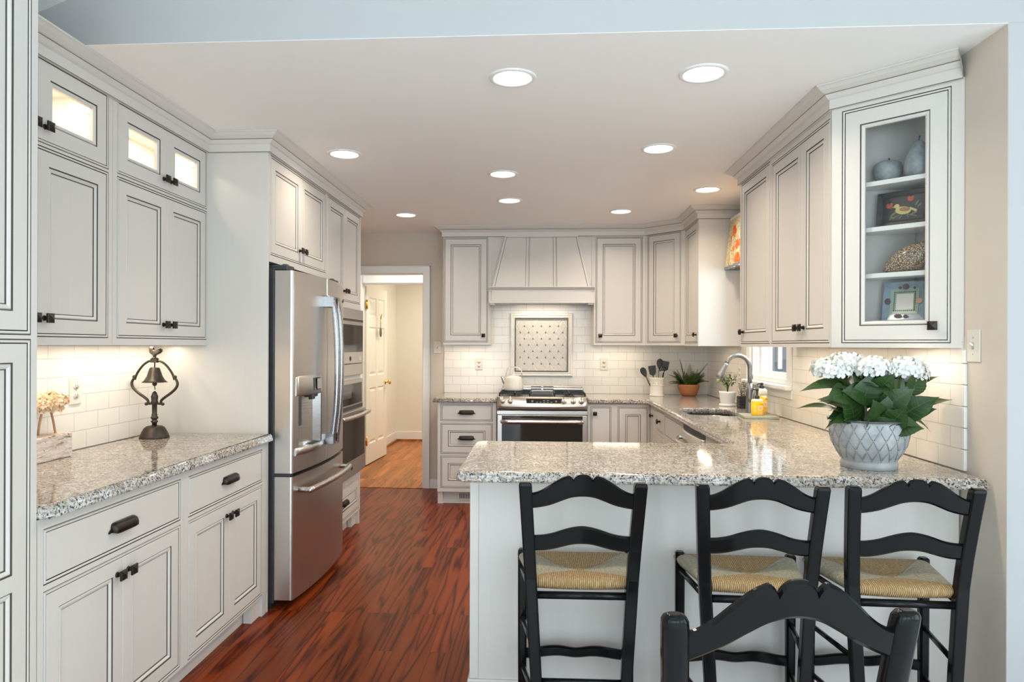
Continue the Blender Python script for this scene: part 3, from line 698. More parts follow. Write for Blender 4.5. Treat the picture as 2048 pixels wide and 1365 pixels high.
dx, dz = .0400, .0592; m = M(); dm = M()
def clip(poly):
    for ax, sg, lim in ((0,1,gw-.001), (0,-1,gw-.001), (1,1,gh-.001), (1,-1,gh-.001)):
        out = []
        for i in range(len(poly)):
            a, b = poly[i-1], poly[i]; da, db = lim-sg*a[ax], lim-sg*b[ax]
            if (da >= 0) != (db >= 0):
                k = da/(da-db); out.append((a[0]+(b[0]-a[0])*k, a[1]+(b[1]-a[1])*k))
            if db >= 0: out.append(b)
        poly = out
        if not poly: return []
    return poly
zc0 = (944-944)/715
for i in range(-8, 9):
    for j in range(-5, 6):
        if (i+j) % 2: continue
        cx, cz = i*dx+.0+0, j*dz+zc0
        for s_ in (1,):
            p = [(cx-dx+.004, cz), (cx-dx*.62, cz-dz*.30), (cx-dx*.30, cz-dz*.62), (cx, cz-dz+.005), (cx+dx*.30, cz-dz*.62), (cx+dx*.62, cz-dz*.30), (cx+dx-.004, cz), (cx+dx*.62, cz+dz*.30), (cx+dx*.30, cz+dz*.62), (cx, cz+dz-.005), (cx-dx*.30, cz+dz*.62), (cx-dx*.62, cz+dz*.30)]
            p = [(cx+(a-cx)*.93, cz+(b-cz)*.95) for a, b in p]
            p = clip(p)
            if len(p) > 2: m.prism(p, -.0045, -.001, 'xz')
        for q in ((cx, cz+dz), (cx, cz-dz)):
            if abs(q[0]) < gw-.02 and abs(q[1]) < gh-.02 and q[1] == cz+dz: dm.box(q[0]-.0058, q[0]+.0058, -.0062, -.001, q[1]-.0058, q[1]+.0058)
m.build('diamond_tile', CR, t); dm.build('dot_inlay', DOT, t)

# ------------------------------------------------------------------ range
RX0, RX1 = -.391, .376; rc = (RX0+RX1)/2; hw_ = (RX1-RX0)/2-.001
t = thing('range', (rc, 5.80, 0), 0, 'stainless slide-in gas range with black glass oven door on the back wall', 'range')
def bow(x, b): return -b*(1-(x/hw_)**2)
m = M(); m.box(-hw_+.004, hw_-.004, .03, .68, .02, .905); m.box(-hw_+.04, hw_-.04, .06, .6, 0, .02); m.build('body', GREYBODY, t)
m = M(); m.box(-hw_, hw_, .04, .685, .905, .924); m.build('cooktop', STEELH, t, bev=.004)
n_ = 16; xs = [-hw_+2*hw_*i/n_ for i in range(n_+1)]
m = M(); m.loft([[(x, y+bow(x, b), z) for y, b, z in ((.055,0,.928),(.045,.004,.930),(.038,.012,.926),(.004,.030,.868),(.004,.032,.862),(.0,.034,.850),(.006,.034,.838),(.020,.026,.826),(.05,.0,.812),(.055,0,.81))] for x in xs], 0, True, True, True, closed=True)
m.build('control_panel', STEEL, t)
m = M(); m.box(-hw_, hw_, .004, .03, .779, .812); m.build('trim_band', STEEL, t, bev=.003)
# sloped frame for things on the control panel
nrm = Vector((0, -.862, .507)); upv = Vector((0, .507, .862))
def on_panel(x, k): # k 0..1 from bottom to top of the sloped face
    y = .004+(.038-.004)*k; b = .030+(.012-.030)*k; return Vector((x, y+bow(x, b), .868+(.926-.868)*k))
def pt_T(x, k): 
    return Matrix.Translation(on_panel(x, k)) @ Matrix.Rotation(math.atan2(.862, .507), 4, 'X')
m = M(); L = []
for i in range(9):
    x = -.152+.304*i/8; a, b = on_panel(x+.018, .17)+nrm*.0015, on_panel(x+.018, .80)+nrm*.0015
    L.append([tuple(a), tuple(b), tuple(b-nrm*.004), tuple(a-nrm*.004)])
m.loft(L, 0, False, True, True); m.build('display', OVENGLASS, t)
m = M()
for x, k in ((0,.32),(.03,.32),(.06,.32),(-.03,.32),(-.06,.32),(0,.55),(-.1,.5),(.1,.5),(-.1,.35),(.1,.35),(.03,.55)):
    q = on_panel(x+.018, k)+nrm*.0022; m.box(q.x-.008, q.x+.008, q.y-.0004, q.y+.0004, q.z-.0018, q.z+.0018)
m.build('display_marks', plain('pale_print', (.55,.55,.52), .5), t)
for x in (-.335, -.268, .182, .262, .331):
    m = M(); T = pt_T(x, .42)
    m.lathe([(.024,0),(.024,.003),(.019,.006),(.019,.022),(.017,.025),(0,.026)], 24, T=T, c1=False); m.box(-.0055, .0055, -.024, .026, .022, .040, 0, T)
    m.build('knob', CHROME, t, bev=.0015, seg=1)
m = M(); m.box(-hw_+.003, hw_-.003, 0, .03, .175, .776); m.box(-hw_+.003, hw_-.003, .002, .03, .03, .168); m.build('oven_door', STEEL, t, bev=.004); DOOR_ = m
m = M(); m.box(-hw_+.042, hw_-.042, -.003, .002, .245, .772); m.build('oven_window', OVENGLASS, t, bev=.001)
m = M(); m.tube([(x, -.048+bow(x, .006), .725) for x in [-.335+.67*i/12 for i in range(13)]], .0195, 16)
m.ball((-.335,-.0487+.006*(.335/hw_)**2,.725), .0169, 12); m.ball((.335,-.0487+.006*(.335/hw_)**2,.725), .0169, 12)
for x in (-.325, .325): m.tube([(x, 0, .725), (x, -.046, .725)], .010, 12)
m.build('door_handle', STEELH, t)
m = M()
for x0, x1 in ((-.365,-.105), (.105,.365)):
    for y in (.09, .27, .36, .54): m.box(x0, x1, y-.006, y+.006, .945, .957)
    for x in (x0, (x0+x1)/2, x1): m.box(x-.006, x+.006, .084, .546, .945, .957)
    for y in (.18, .45):
        for a in range(4):
            ca, sa = math.cos(PI/4+a*PI/2), math.sin(PI/4+a*PI/2); cx = (x0+x1)/2
            m.tube([(cx+ca*.02, y+sa*.02, .951), (cx+ca*.085, y+sa*.085, .951)], .005, 6)
    for x in (x0, x1):
        for y in (.09, .54): m.box(x-.007, x+.007, y-.007, y+.007, .9235, .947)
m.build('grate', plain('cast_iron', (.02,.02,.022), .55, .2), t)
m = M()
for cx in (-.235, .235):
    for y in (.18, .45): m.lathe([(.045,.924),(.045,.930),(.034,.934),(.034,.942),(.005,.943)], 20, c=(cx, y, 0))
m.build('burner', DARK, t)
m = M(); m.box(-.092, .092, .10, .54, .924, .940); 
for k in range(22): m.box(-.084, .084, .112+k*.019, .121+k*.019, .940, .945)
m.build('griddle', GREYBODY, t, bev=.001, seg=1)
m = M(); m.box(-hw_+.002, hw_-.002, .60, .685, .924, .972); m.box(-hw_+.01, hw_-.01, .632, .685, .970, .990); m.build('backguard', STEELH, t, bev=.012, seg=3)
m = M(); m.box(-.105, -.008, .598, .604, .953, .966); m.box(.008, .105, .598, .604, .953, .966); m.box(-.105,-.008,.628,.634,.977,.986); m.box(.008,.105,.628,.634,.977,.986); m.build('vent_slot', DARK, t, bev=.003)
# kettle on the back left burner
t = thing('kettle', (-.268, 6.20, .957), 0, 'cream enamel kettle with a looped handle on the left burner', 'kettle')
KE = plain('cream_enamel', (.80,.77,.70), .2, var=.02)
m = M(); m.lathe([(.070,0),(.086,.004),(.090,.016),(.088,.045),(.082,.085),(.075,.116),(.072,.122),(.066,.126),(.055,.128)], 36, c1=True); m.build('body', KE, t)
m = M(); m.lathe([(.056,.127),(.052,.132),(.03,.137),(.012,.139),(.010,.148),(.014,.154),(.009,.160),(0,.161)], 28, c1=False); m.build('lid', KE, t)
m = M(); m.tube([(-.070,0,.07),(-.085,0,.088),(-.099,0,.116),(-.108,0,.130)], [.024,.020,.014,.011], 14); m.build('spout', STEELH, t)
m = M(); m.tube([(-.068,0,.118)]+[(-.058*math.cos(a)-.006+.012*(1-math.cos(a)), 0, .165+.048*math.sin(a)) for a in [PI*i/14 for i in range(15)]]+[(.074,0,.118)], .0042, 8)
m.build('handle', CHROME, t)

# ------------------------------------------------------------------ refrigerator
t = thing('refrigerator', (-1.40, 3.90, 0), LQ, 'stainless French-door refrigerator with a water dispenser', 'refrigerator')
# local x = +Y of the room, local y = into the case
fw = .450
def fb(x): return -.115-.037*(1-(x/.45)**2)
m = M(); m.box(-.445, .445, -.018, .56, .03, 1.765); m.build('case', GREYBODY, t, bev=.004)
m = M(); m.box(-.43, .43, .0, .5, 0, .03); m.build('foot_grille', DARK, t)
FR = .447
def door_solid(x0, x1, z0, z1, hole=None, n=10, dz=1):
    m = M(); X = sorted({*[x0+(x1-x0)*i/n for i in range(n+1)], *((hole[0], hole[1]) if hole else ())}); Z = [z0, z1] if not hole else [z0, hole[2], hole[3], z1]
    e = .010
    def yy(x):
        d = min(x-x0, x1-x); r = .012
        return fb(x)+(r-math.sqrt(max(0, r*r-(r-min(d, r))**2)))
    X = sorted({*X, x0+.0015, x0+.004, x0+.008, x0+.012, x1-.0015, x1-.004, x1-.008, x1-.012})
    for i in range(len(X)-1):
        for j in range(len(Z)-1):
            if hole and hole[0]-1e-6 <= X[i] and X[i+1] <= hole[1]+1e-6 and j == 1: continue
            a, b = X[i], X[i+1]
            m.add([(a,yy(a),Z[j]),(b,yy(b),Z[j]),(b,yy(b),Z[j+1]),(a,yy(a),Z[j+1])], [(0,1,2,3)], 0, True)
    out = [(x, yy(x)) for x in X]+[(x1,-.022),(x0,-.022)]
    for z in (z0, z1): m.add([(x,y,z) for x, y in out], [tuple(range(len(out)))])
    m.add([(x0,yy(x0),z0),(x0,-.022,z0),(x0,-.022,z1),(x0,yy(x0),z1)], [(0,1,2,3)]); m.add([(x1,yy(x1),z0),(x1,-.022,z0),(x1,-.022,z1),(x1,yy(x1),z1)], [(0,1,2,3)])
    m.add([(x0,-.022,z0),(x1,-.022,z0),(x1,-.022,z1),(x0,-.022,z1)], [(0,1,2,3)])
    if hole:
        a, b, c, d = hole; N_ = 10; cyl = []
        for i in range(N_+1):
            x = a+(b-a)*i/N_; cyl.append((x, fb(x)+.004+.075*math.sin(PI*i/N_)**.6))
        q = [(x, y) for x, y in cyl]
        for i in range(N_):
            (xa, ya), (xb, yb2) = q[i], q[i+1]
            m.add([(xa,ya,c),(xb,yb2,c),(xb,yb2,d),(xa,ya,d)], [(0,1,2,3)], 1, True)
        for z in (c, d): m.add([(x,y,z) for x, y in q]+[(x, fb(x), z) for x in [b-(b-a)*i/6 for i in range(7)]], [tuple(range(N_+1+7))], 1)
    return m
HOLE = (-.385, -.090, .825, 1.095)
dL = door_solid(-FR, -.002, .703, 1.748, HOLE).build('door', [STEEL, STEELH], t); dL['label'] = 'left stainless door with the dispenser'
dR = door_solid(.002, FR, .703, 1.748).build('door', [STEEL, STEELH], t)
dz_ = door_solid(-FR, FR, .050, .684, n=20).build('freezer_drawer', [STEEL], t)
def vhandle(x, parent):
    m = M(); P = catmull([(x, fb(x)-.014, 1.648), (x, fb(x)-.050, 1.612), (x, fb(x)-.068, 1.45), (x, fb(x)-.075, 1.25), (x, fb(x)-.069, 1.03), (x, fb(x)-.053, .87), (x, fb(x)-.044, .80)], 6)
    m.loft([[(p.x+a, p.y+b, p.z) for a, b in ((-.016,.014),(-.019,.0),(-.016,-.008),(-.008,-.012),(.008,-.012),(.016,-.008),(.019,.0),(.016,.014))] for p in P], 0, True, True, True)
    for z in (1.612, .828):
        m.loft([[(x+a, fb(x)+b*1.0, z+c) for a, c in ((-.019,-.03),(.019,-.03),(.019,.03),(-.019,.03))] for b in (.004, -.058)], 0, False, True, True)
    m.build('handle', HANDLE, parent, bev=.002, seg=1)
vhandle(-.038, dL); vhandle(.038, dR)
m = M(); m.tube(catmull([(x, fb(x)-.060, .606) for x in [-.375+.71*i/8 for i in range(9)]], 3), .0165, 14)
for x in (-.375, .335): m.tube([(x, fb(x)+.004, .606), (x, fb(x)-.05, .606), (x, fb(x)-.060, .606)], [.014,.014,.012], 12); m.ball((x, fb(x)-.060, .606), .0172, 12)
m.build('handle', STEELH, dz_)
# dispenser: housing, display, nozzle, tray
m = M(); L = []
for i in range(11):
    x = -.415+.320*i/10; p = fb(x)-.011*math.sin(PI*(.12+.76*i/10))
    L.append([(x,fb(x)+.012,1.096),(x,p+.004,1.096),(x,p,1.103),(x,p+.003,1.188),(x,fb(x)+.001,1.205),(x,fb(x)+.02,1.205)])
m.loft(L, 0, True, True, True); disp = m.build('dispenser_housing', STEEL, dL)
m = M(); L = []
for i in range(7):
    x = -.232+.122*i/6; p = fb(x)-.011*math.sin(PI*(.12+.76*(x+.415)/.320))-.001
    L.append([(x,p+.002,1.118),(x,p,1.118),(x,p+.0028,1.186),(x,p+.005,1.186)])
m.loft(L, 0, False, True, True); m.build('dispenser_display', OVENGLASS, dL)
m = M(); x = -.155; p = fb(x)-.0132
m.box(x-.034, x+.034, p-.0012, p+.002, 1.124, 1.180); m.build('screen', plain('grey_screen', (.42,.38,.33), .15), dL)
m = M(); m.box(-.235, -.14, fb(-.18)-.0, fb(-.18)+.045, 1.080, 1.098); m.box(-.21, -.16, fb(-.18)+.008, fb(-.18)+.03, 1.066, 1.082); m.build('nozzle', DARK, dL, bev=.003)
m = M(); m.box(-.386, -.345, fb(-.36)+.001, fb(-.36)+.03, .94, 1.085); m.build('lever', GREYBODY, dL, bev=.002)
m = M(); L = []
for i in range(11):
    x = -.420+.345*i/10; p = fb(x)-.026*math.sin(PI*(.1+.8*i/10))
    L.append([(x,fb(x)+.02,.785),(x,p+.004,.789),(x,p,.797),(x,p+.001,.818),(x,p+.005,.8265),(x,fb(x)+.02,.8265)])
m.loft(L, 0, True, True, True); m.build('drip_tray', STEELH, dL)
m = M()
for k in range(5): m.box(-.25+k*.03, -.241+k*.03, fb(-.2)-.012, fb(-.2)+.03, .8262, .829)
m.build('tray_slots', DARK, dL)
for x in (-.39, .39):
    m = M(); m.box(x-.05, x+.05, -.085, .05, 1.750, 1.778); m.tube([(x-.015,-.06,1.75),(x-.015,-.06,1.785)], .018, 12); m.build('hinge', GREYBODY, t, bev=.006)
m = M(); m.box(-.452, -.40, -.105, -.02, .6845, .7025); m.tube([(-.44,-.02,.694),(-.44,-.095,.694)], .010, 10); m.build('hinge', DARK, t, bev=.004)
m = M(); m.lathe([(.0,0),(.013,0),(.013,.003),(0,.003)], 20, T=Matrix.Translation((.405, fb(.405)+.001, 1.645)) @ Matrix.Rotation(PI/2, 4, 'X'), c0=False, c1=False)
bd = m.build('badge', CHROME, dR)
def monogram(m, cx, cz, y, r, slope=0):
    # round script monogram
    yf = lambda x: y+slope*(x-cx)
    P = [(cx+r*math.cos(a), yf(cx+r*math.cos(a)), cz+r*math.sin(a)) for a in [2*PI*i/20 for i in range(21)]]; m.tube(P, r*.10, 5, cap=False)
    g = [(.05,.45),(-.25,.55),(-.5,.2),(-.45,-.3),(-.15,-.5),(.05,-.25),(.05,.0),(-.1,.0)]
    m.tube(catmull([(cx+a*r, yf(cx+a*r), cz+b*r) for a, b in g], 4), r*.09, 5)
    g = [(.55,.4),(.3,.55),(.15,.3),(.35,.1),(.2,-.1),(.15,-.4),(.4,-.5),(.6,-.25)]
    m.tube(catmull([(cx+a*r, yf(cx+a*r), cz+b*r) for a, b in g], 4), r*.09, 5)
m = M(); monogram(m, .405, 1.645, fb(.405)-.003, .0105); m.build('monogram', DARK, dR)

# ------------------------------------------------------------------ built-in microwave and wall oven
t = thing('microwave', (-1.40, 4.385, 0), LQ, 'built-in stainless microwave above the wall oven', 'microwave')
m = M(); m.box(0, .80, -.022, .0215, 1.145, 1.628); m.build('trim_kit', STEEL, t, bev=.002)
m = M(); m.box(.045, .755, -.034, -.022, 1.232, 1.555); dm = m.build('door', STEEL, t, bev=.003)
m = M(); m.box(.05, .75, -.0352, -.034, 1.535, 1.552); m.build('top_slot', DARK, t)
m = M(); m.box(.075, .735, -.0365, -.034, 1.315, 1.510); m.build('window', OVENGLASS, dm, bev=.001)
m = M(); m.box(.655, .70, -.0362, -.034, 1.250, 1.285); m.build('open_button', CHROME, dm, bev=.002)
m = M(); monogram(m, .41, 1.268, -.0352, .016); m.build('monogram', DARK, dm)
m = M(); m.box(.045, .755, -.0235, -.022, 1.226, 1.2315); m.build('shadow_gap', DARK, t)
t = thing('built_in_oven', (-1.40, 4.39, 0), LQ, 'built-in stainless wall oven with black window below the microwave', 'oven')
m = M(); m.box(0, .79, -.020, .0215, .420, 1.112); m.build('case', STEEL, t, bev=.002)
m = M(); m.box(.03, .76, -.0225, -.020, .935, 1.085); m.build('control_panel', OVENGLASS, t, bev=.001)
m = M(); m.box(.26, .48, -.0232, -.0222, .985, 1.035); m.build('display', plain('oven_display', (.10,.10,.11), .1), t)
m = M(); m.box(0, .79, -.0205, -.0195, .895, .925); m.build('vent', DARK, t)
m = M(); m.box(.004, .786, -.045, -.020, .430, .893); do = m.build('door', STEEL, t, bev=.003)
m = M(); m.box(.045, .745, -.0475, -.044, .545, .850); m.build('window', OVENGLASS, do, bev=.001)
m = M(); m.tube(catmull([(.04+.71*i/8, -.083-.022*(1-((i-4)/4)**2), .868) for i in range(9)], 3), .015, 14)
for x in (.05, .74): m.tube([(x,-.044,.868),(x,-.086,.868)], .011, 10)
m.build('handle', STEELH, do)
m = M(); m.lathe([(0,0),(.016,0),(.016,.002),(0,.002)], 20, T=Matrix.Translation((.41,-.045,.49)) @ Matrix.Rotation(PI/2, 4, 'X'), c0=False, c1=False); m.build('badge', CHROME, do)
m = M(); monogram(m, .41, .49, -.0475, .013); m.build('monogram', DARK, do)
# dishwasher in the right run
t = thing('dishwasher', (.905, 4.485, 0), RQ, 'stainless dishwasher with a bar handle under the right counter', 'dishwasher')
m = M(); m.box(.002, .605, .0, .58, .10, .866); m.box(.03, .58, .05, .55, 0, .10); m.build('case', DARK, t)
m = M(); n_ = 10; L = []
for i in range(n_+1):
    x = .004+.60*i/n_; b = -.012-.022*(1-((i-n_/2)/(n_/2))**2)
    L.append([(x,0,.12),(x,b,.12),(x,b,.832),(x,b+.006,.838),(x,0,.841)])
m.loft(L, 0, True, True, True); dd = m.build('door', STEEL, t)
m = M(); m.tube(catmull([(.06+.48*i/8, -.045-.045*(1-((i-4)/4)**2), .785) for i in range(9)], 3), .0135, 12)
for x in (.06, .54): m.tube([(x,-.012,.785),(x,-.047,.785)], [.011,.012], 10)
m.build('handle', STEELH, dd)
cabinet('filler_cabinet', 'narrow filler panel between the dishwasher and the peninsula', (.905, 3.878), RQ, .655, .55, .0, .875, [])
# ------------------------------------------------------------------ recessed ceiling lights
LAB = ['recessed ceiling light nearest the camera, left of the front pair', 'recessed ceiling light nearest the camera, right of the front pair', 'recessed ceiling light beside the refrigerator cabinet crown',
       'recessed ceiling light in the second row, in front of the sink wall cabinets', 'recessed ceiling light in the middle of the kitchen, nearer of the two in line', 'recessed ceiling light in the middle of the kitchen, farther of the two in line',
       'recessed ceiling light above the sink', 'recessed ceiling light near the hall doorway', 'recessed ceiling light in front of the corner cabinet']
for (x, y), lb in zip(((-.126,2.745),(.625,2.740),(-1.118,3.794),(.622,3.771),(-.255,4.284),(-.252,5.069),(1.12,4.774),(-1.132,5.595),(.616,5.523)), LAB):
    t = thing('ceiling_light', (x, y, H), 0, lb, 'ceiling light', 'recessed ceiling lights')
    m = M(); m.lathe([(.096,0),(.094,-.004),(.086,-.0065),(.078,-.006),(.0745,-.002),(.0745,.0)], 40, c0=False, c1=False); m.build('trim_ring', WHITE, t)
    m = M(); m.lathe([(.075,-.0015),(0,-.0035)], 40, c0=False, c1=False); m.build('diffuser', LAMPFACE, t)
    area('lamp', (0, 0, -.009), (0, 0, 0), .14, .14, 2.4 if x < -1.1 else 4.7, WARM, t, 'DISK', 2.6)
area('hall_lamp', (-1.2, 7.05, 2.40), (0, 0, 0), .3, .3, 13, (1, .93, .80), None, 'DISK')
area('room_lamp', (-.9, 8.7, 2.40), (0, 0, 0), .4, .4, 19, (1, .93, .80), None, 'DISK')

# ------------------------------------------------------------------ outlets and switches
def outlet(loc, rz, label):
    t = thing('outlet', loc, rz, label, 'outlet')
    m = M(); m.box(-.036, .036, -.006, 0, -.058, .058); m.build('cover_plate', PLASTIC, t, bev=.003)
    m = M()
    for z in (.02, -.02): m.lathe([(.0165,0),(.0165,.0025),(0,.0025)], 20, T=Matrix.Translation((0,-.006,z)) @ Matrix.Rotation(PI/2, 4, 'X') @ Matrix.Diagonal((1,.85,1,1)), c0=False, c1=False)
    m.build('receptacle', PLASTIC, t)
    m = M()
    for z in (.02, -.02):
        m.box(-.007, -.005, -.0092, -.008, z-.001, z+.008); m.box(.005, .007, -.0092, -.008, z-.001, z+.007); m.box(-.002, .002, -.0092, -.008, z-.009, z-.005)
    m.box(-.0015, .0015, -.0068, -.0055, -.0015, .0015); m.build('slots', DARK, t)
def switch(loc, rz, label):
    t = thing('light_switch', loc, rz, label, 'light switch')
    m = M(); m.box(-.036, .036, -.006, 0, -.058, .058); m.build('cover_plate', PLASTIC, t, bev=.0035, seg=3)
    m = M(); m.box(-.005, .005, -.0072, -.005, -.012, .012); 
    for z in (.030, -.030): m.lathe([(.003,0),(.002,.0015),(0,.002)], 10, T=Matrix.Translation((0,-.006,z)) @ Matrix.Rotation(PI/2, 4, 'X'), c0=False, c1=False)
    m.build('slot', plain('switch_slot', (.42,.39,.35), .5), t)
    m = M(); m.loft([[(-.0035,-.006,-.003),(.0035,-.006,-.003),(.0035,-.006,.006),(-.0035,-.006,.006)], [(-.003,-.019,.006),(.003,-.019,.006),(.003,-.017,.012),(-.003,-.017,.012)]], 0, False, True, True)
    m.build('toggle', PORCELAIN, t)
outlet((XL+.009, 2.813, 1.166), LQ, 'outlet on the tiled wall above the left granite counter')
outlet((-.608, YB-.009, 1.190), 0, 'outlet on the back tile left of the range')
outlet((.570, YB-.009, 1.193), 0, 'outlet on the back tile right of the range')
outlet((XR-.009, 5.42, 1.17), RQ, 'outlet on the tiled right wall behind the faucet')
switch((-1.007, YB, 1.345), 0, 'light switch on the wall beside the hall doorway')
switch((XR, 2.541, 1.370), RQ, 'light switch on the right wall beside the glass-door end cabinet')

# ------------------------------------------------------------------ things on the left counter
t = thing('rooster_bell', (-1.872, 3.205, .914), 0, 'dark iron bell on a stand topped with a small rooster, on the left counter', 'bell')
m = M(); m.lathe([(.066,0),(.067,.004),(.064,.012),(.055,.034),(.046,.050),(.036,.058),(.022,.061),(.014,.063)], 36); m.build('base', IRON, t)
m = M(); m.lathe([(.011,.06),(.011,.075),(.016,.079),(.016,.084),(.011,.088),(.012,.093),(.017,.097),(.017,.104),(.012,.108),(.0135,.115),(.011,.12),(.0115,.165),(.016,.168),(.014,.174),(.017,.178),(.0145,.184),(.0155,.20),(.017,.206),(.013,.214),(.010,.224),(.003,.232)], 20); m.build('post', IRON, t)
m = M()
for s_ in (-1, 1):
    P = catmull([(s_*x, 0, z) for x, z in ((.012,.172),(.030,.170),(.034,.186),(.052,.202),(.080,.222),(.105,.246),(.114,.268),(.108,.288),(.098,.298))], 5)
    m.tube(P, [.0055+.0012*math.sin(PI*i/(len(P)-1)) for i in range(len(P))], 10)
    P = catmull([(s_*x, 0, z) for x, z in ((.099,.288),(.092,.310),(.080,.332),(.058,.360),(.034,.378),(.012,.384))], 5); m.tube(P, .0055, 10)
    for c in ((.102,.303,.0085), (.041,.168,.0085)): m.ball((s_*c[0], 0, c[1]), c[2], 10, q=6)
m.box(-.016, .016, -.010, .010, .374, .394); m.lathe([(.013,.392),(.015,.396),(.010,.400)], 14); m.tube([(0,0,.35),(0,0,.376)], .003, 8)
m.build('yoke', IRON, t)
m = M(); m.lathe([(.0,.350),(.018,.350),(.023,.345),(.027,.332),(.035,.306),(.047,.285),(.058,.276),(.055,.276),(.044,.285),(.030,.306),(.020,.338),(0,.342)], 32, c0=False, c1=False)
bl = m.build('bell', IRON, t); m = M(); m.tube([(0,0,.335),(0,0,.272)], .003, 8); m.ball((0,0,.268), .011, 12); m.tube([(0,0,.262),(.002,0,.24)], .002, 6); m.build('clapper', IRON, bl)
rs_ = 1.2
rp = [(-.004,.400),(.004,.400),(.006,.410),(.014,.414),(.022,.418),(.028,.424),(.034,.432),(.030,.434),(.033,.440),(.026,.439),(.027,.444),(.019,.440),(.012,.434),(.004,.430),(-.004,.432),(-.008,.438),(-.009,.444),(-.006,.448),(-.011,.449),(-.012,.454),(-.016,.450),(-.020,.452),(-.021,.446),(-.026,.443),(-.021,.440),(-.021,.432),(-.020,.424),(-.014,.416),(-.007,.411)]
m = M(); c_ = [sum(p[k] for p in rp)/len(rp) for k in (0,1)]
m.loft([[(c_[0]+(a-c_[0])*k*rs_, y, c_[1]+(b-c_[1])*k) for a, b in rp] for y, k in ((-.009,.72),(-.006,.95),(0,1),(.006,.95),(.009,.72))], 0, False, True, True); m.build('rooster', IRON, t); t.scale = (1, 1, .972)
# birch block planter with dried flowers
BIRCH = N('birch_bark'); _v = BIRCH.obj((4, 4, 26)); _q = BIRCH.noise(_v, 3, 5, .7); _p = BIRCH.noise(BIRCH.obj((30,30,30)), 2, 4, .7)
_c = BIRCH.ramp(_q, [(.34,(.10,.07,.06)),(.43,(.62,.50,.42)),(.6,(.82,.76,.70))]); BIRCH.set(col=BIRCH.mix(BIRCH.ramp(_p, [(.60,0.),(.66,.9)]), _c, (.09,.07,.06)), rough=.8).bump(_q, .004); BIRCH = BIRCH.mat
t = thing('birch_planter', (-1.935, 2.56, .914), 0, 'birch bark block holding dried cream flowers beside the tall cabinet', 'planter')
m = M(); m.box(-.045, .045, -.19, .095, 0, .098); m.build('block', BIRCH, t, bev=.008, seg=3)
STICK = plain('pale_twig', (.52,.30,.15), .7, var=.3); PETAL = plain('dried_cream_petal', (.86,.68,.47), .8, var=.15, sc=70)
m = M()
for x, y, x2, y2, z in ((.005,.055,-.004,.035,.19), (-.01,-.03,0,-.02,.18), (-.01,-.06,-.02,-.05,.18), (.01,-.13,.005,-.12,.19)): m.tube([(x,y,.07),((x+x2)/2,(y+y2)/2,.14),(x2,y2,z)], .0042, 8)
m.build('twig', STICK, t)
rr_ = random.Random(3)
def blob(name, c, R, zs, n, mat_, parent, sz, curl=.5):
    m = M()
    for k in range(n):
        th = rr_.uniform(0, 2*PI); u = rr_.uniform(-.35, 1); r = math.sqrt(max(0, 1-u*u)); q = rr_.uniform(.72, 1)
        d = Vector((r*math.cos(th), r*math.sin(th), u)); p = Vector(c)+Vector((d.x*R, d.y*R, d.z*R*zs))*q
        d = (d+Vector([rr_.uniform(-curl, curl) for _ in range(3)])).normalized(); a = d.orthogonal().normalized(); b = d.cross(a); s_ = sz*rr_.uniform(.7, 1.2); ph = rr_.uniform(0, 6)
        vs = [tuple(p-d*s_*.25)]+[tuple(p+(a*math.cos(ph+2*PI*i/8)+b*math.sin(ph+2*PI*i/8))*s_*(1 if i % 2 == 0 else .62)+d*s_*(.25 if i % 2 == 0 else .05)) for i in range(8)]
        m.add(vs, [(0, 1+i, 1+(i+1) % 8) for i in range(8)], 0, True)
    return m.build(name, mat_, parent, recalc=False)
for c, R in (((.0,.04,.225),.055), ((.0,.02,.20),.048), ((-.005,-.045,.215),.055), ((.0,-.11,.21),.05)):
    blob('flower_head', c, R, .66, 330, PETAL, t, .0105, .9)

# ------------------------------------------------------------------ leaves
def leaf(m, p, d, up, L, wd, droop=.3, fold=.25, n=7, serr=0.0, mi=0, vein=False):
    p = Vector(p); d = Vector(d).normalized(); up = Vector(up); sd = d.cross(up).normalized(); up = sd.cross(d).normalized()
    rows = []
    for i in range(n+1):
        s_ = i/n; w = wd*.5*(math.sin(PI*min(1, s_**.76)))**(.72+.55*s_) if 0 < s_ < 1 else .0006
        if serr and 0 < i < n: w *= 1+serr*(1 if i % 2 else -1)
        c = p+d*(L*s_)-Vector((0, 0, 1))*(droop*L*s_*s_)+up*(.08*L*math.sin(PI*s_))
        rows.append([tuple(c-sd*w+up*fold*w), tuple(c-sd*w*.5+up*fold*w*.65), tuple(c), tuple(c+sd*w*.5+up*fold*w*.65), tuple(c+sd*w+up*fold*w)])
    b = [q for r in rows for q in r]; f = [(i*5+j, i*5+j+1, (i+1)*5+j+1, (i+1)*5+j) for i in range(n) for j in range(4)]
    m.add(b, f, mi, True)
    if vein:
        for i in range(n):
            a, c = Vector(rows[i][2]), Vector(rows[i+1][2]); w = .0016*(1.2-i/n); o_ = up*.0012
            m.add([tuple(a-sd*w+o_), tuple(a+sd*w+o_), tuple(c+sd*w+o_), tuple(c-sd*w+o_)], [(0,1,2,3)], 1)
        for i in range(2, n-3, 2):
            for k, q in ((1, 0), (3, 4)):
                a, b_, c = Vector(rows[i][2]), Vector(rows[i+1][k]), Vector(rows[min(n, i+2)][q])*.85+Vector(rows[i+1][k])*.15
                for u_, v_ in ((a, b_), (b_, c)):
                    m.add([tuple(u_+up*.0012-d*.0007), tuple(u_+up*.0012+d*.0007), tuple(v_+up*.0012+d*.0007), tuple(v_+up*.0012-d*.0007)], [(0,1,2,3)], 1)
def leafmat(name, a, b, rough=.38, sc=30):
    m = N(name); q = m.noise(m.obj(), sc, 4); m.set(col=m.mix(q, a, b), rough=rough); return m.mat
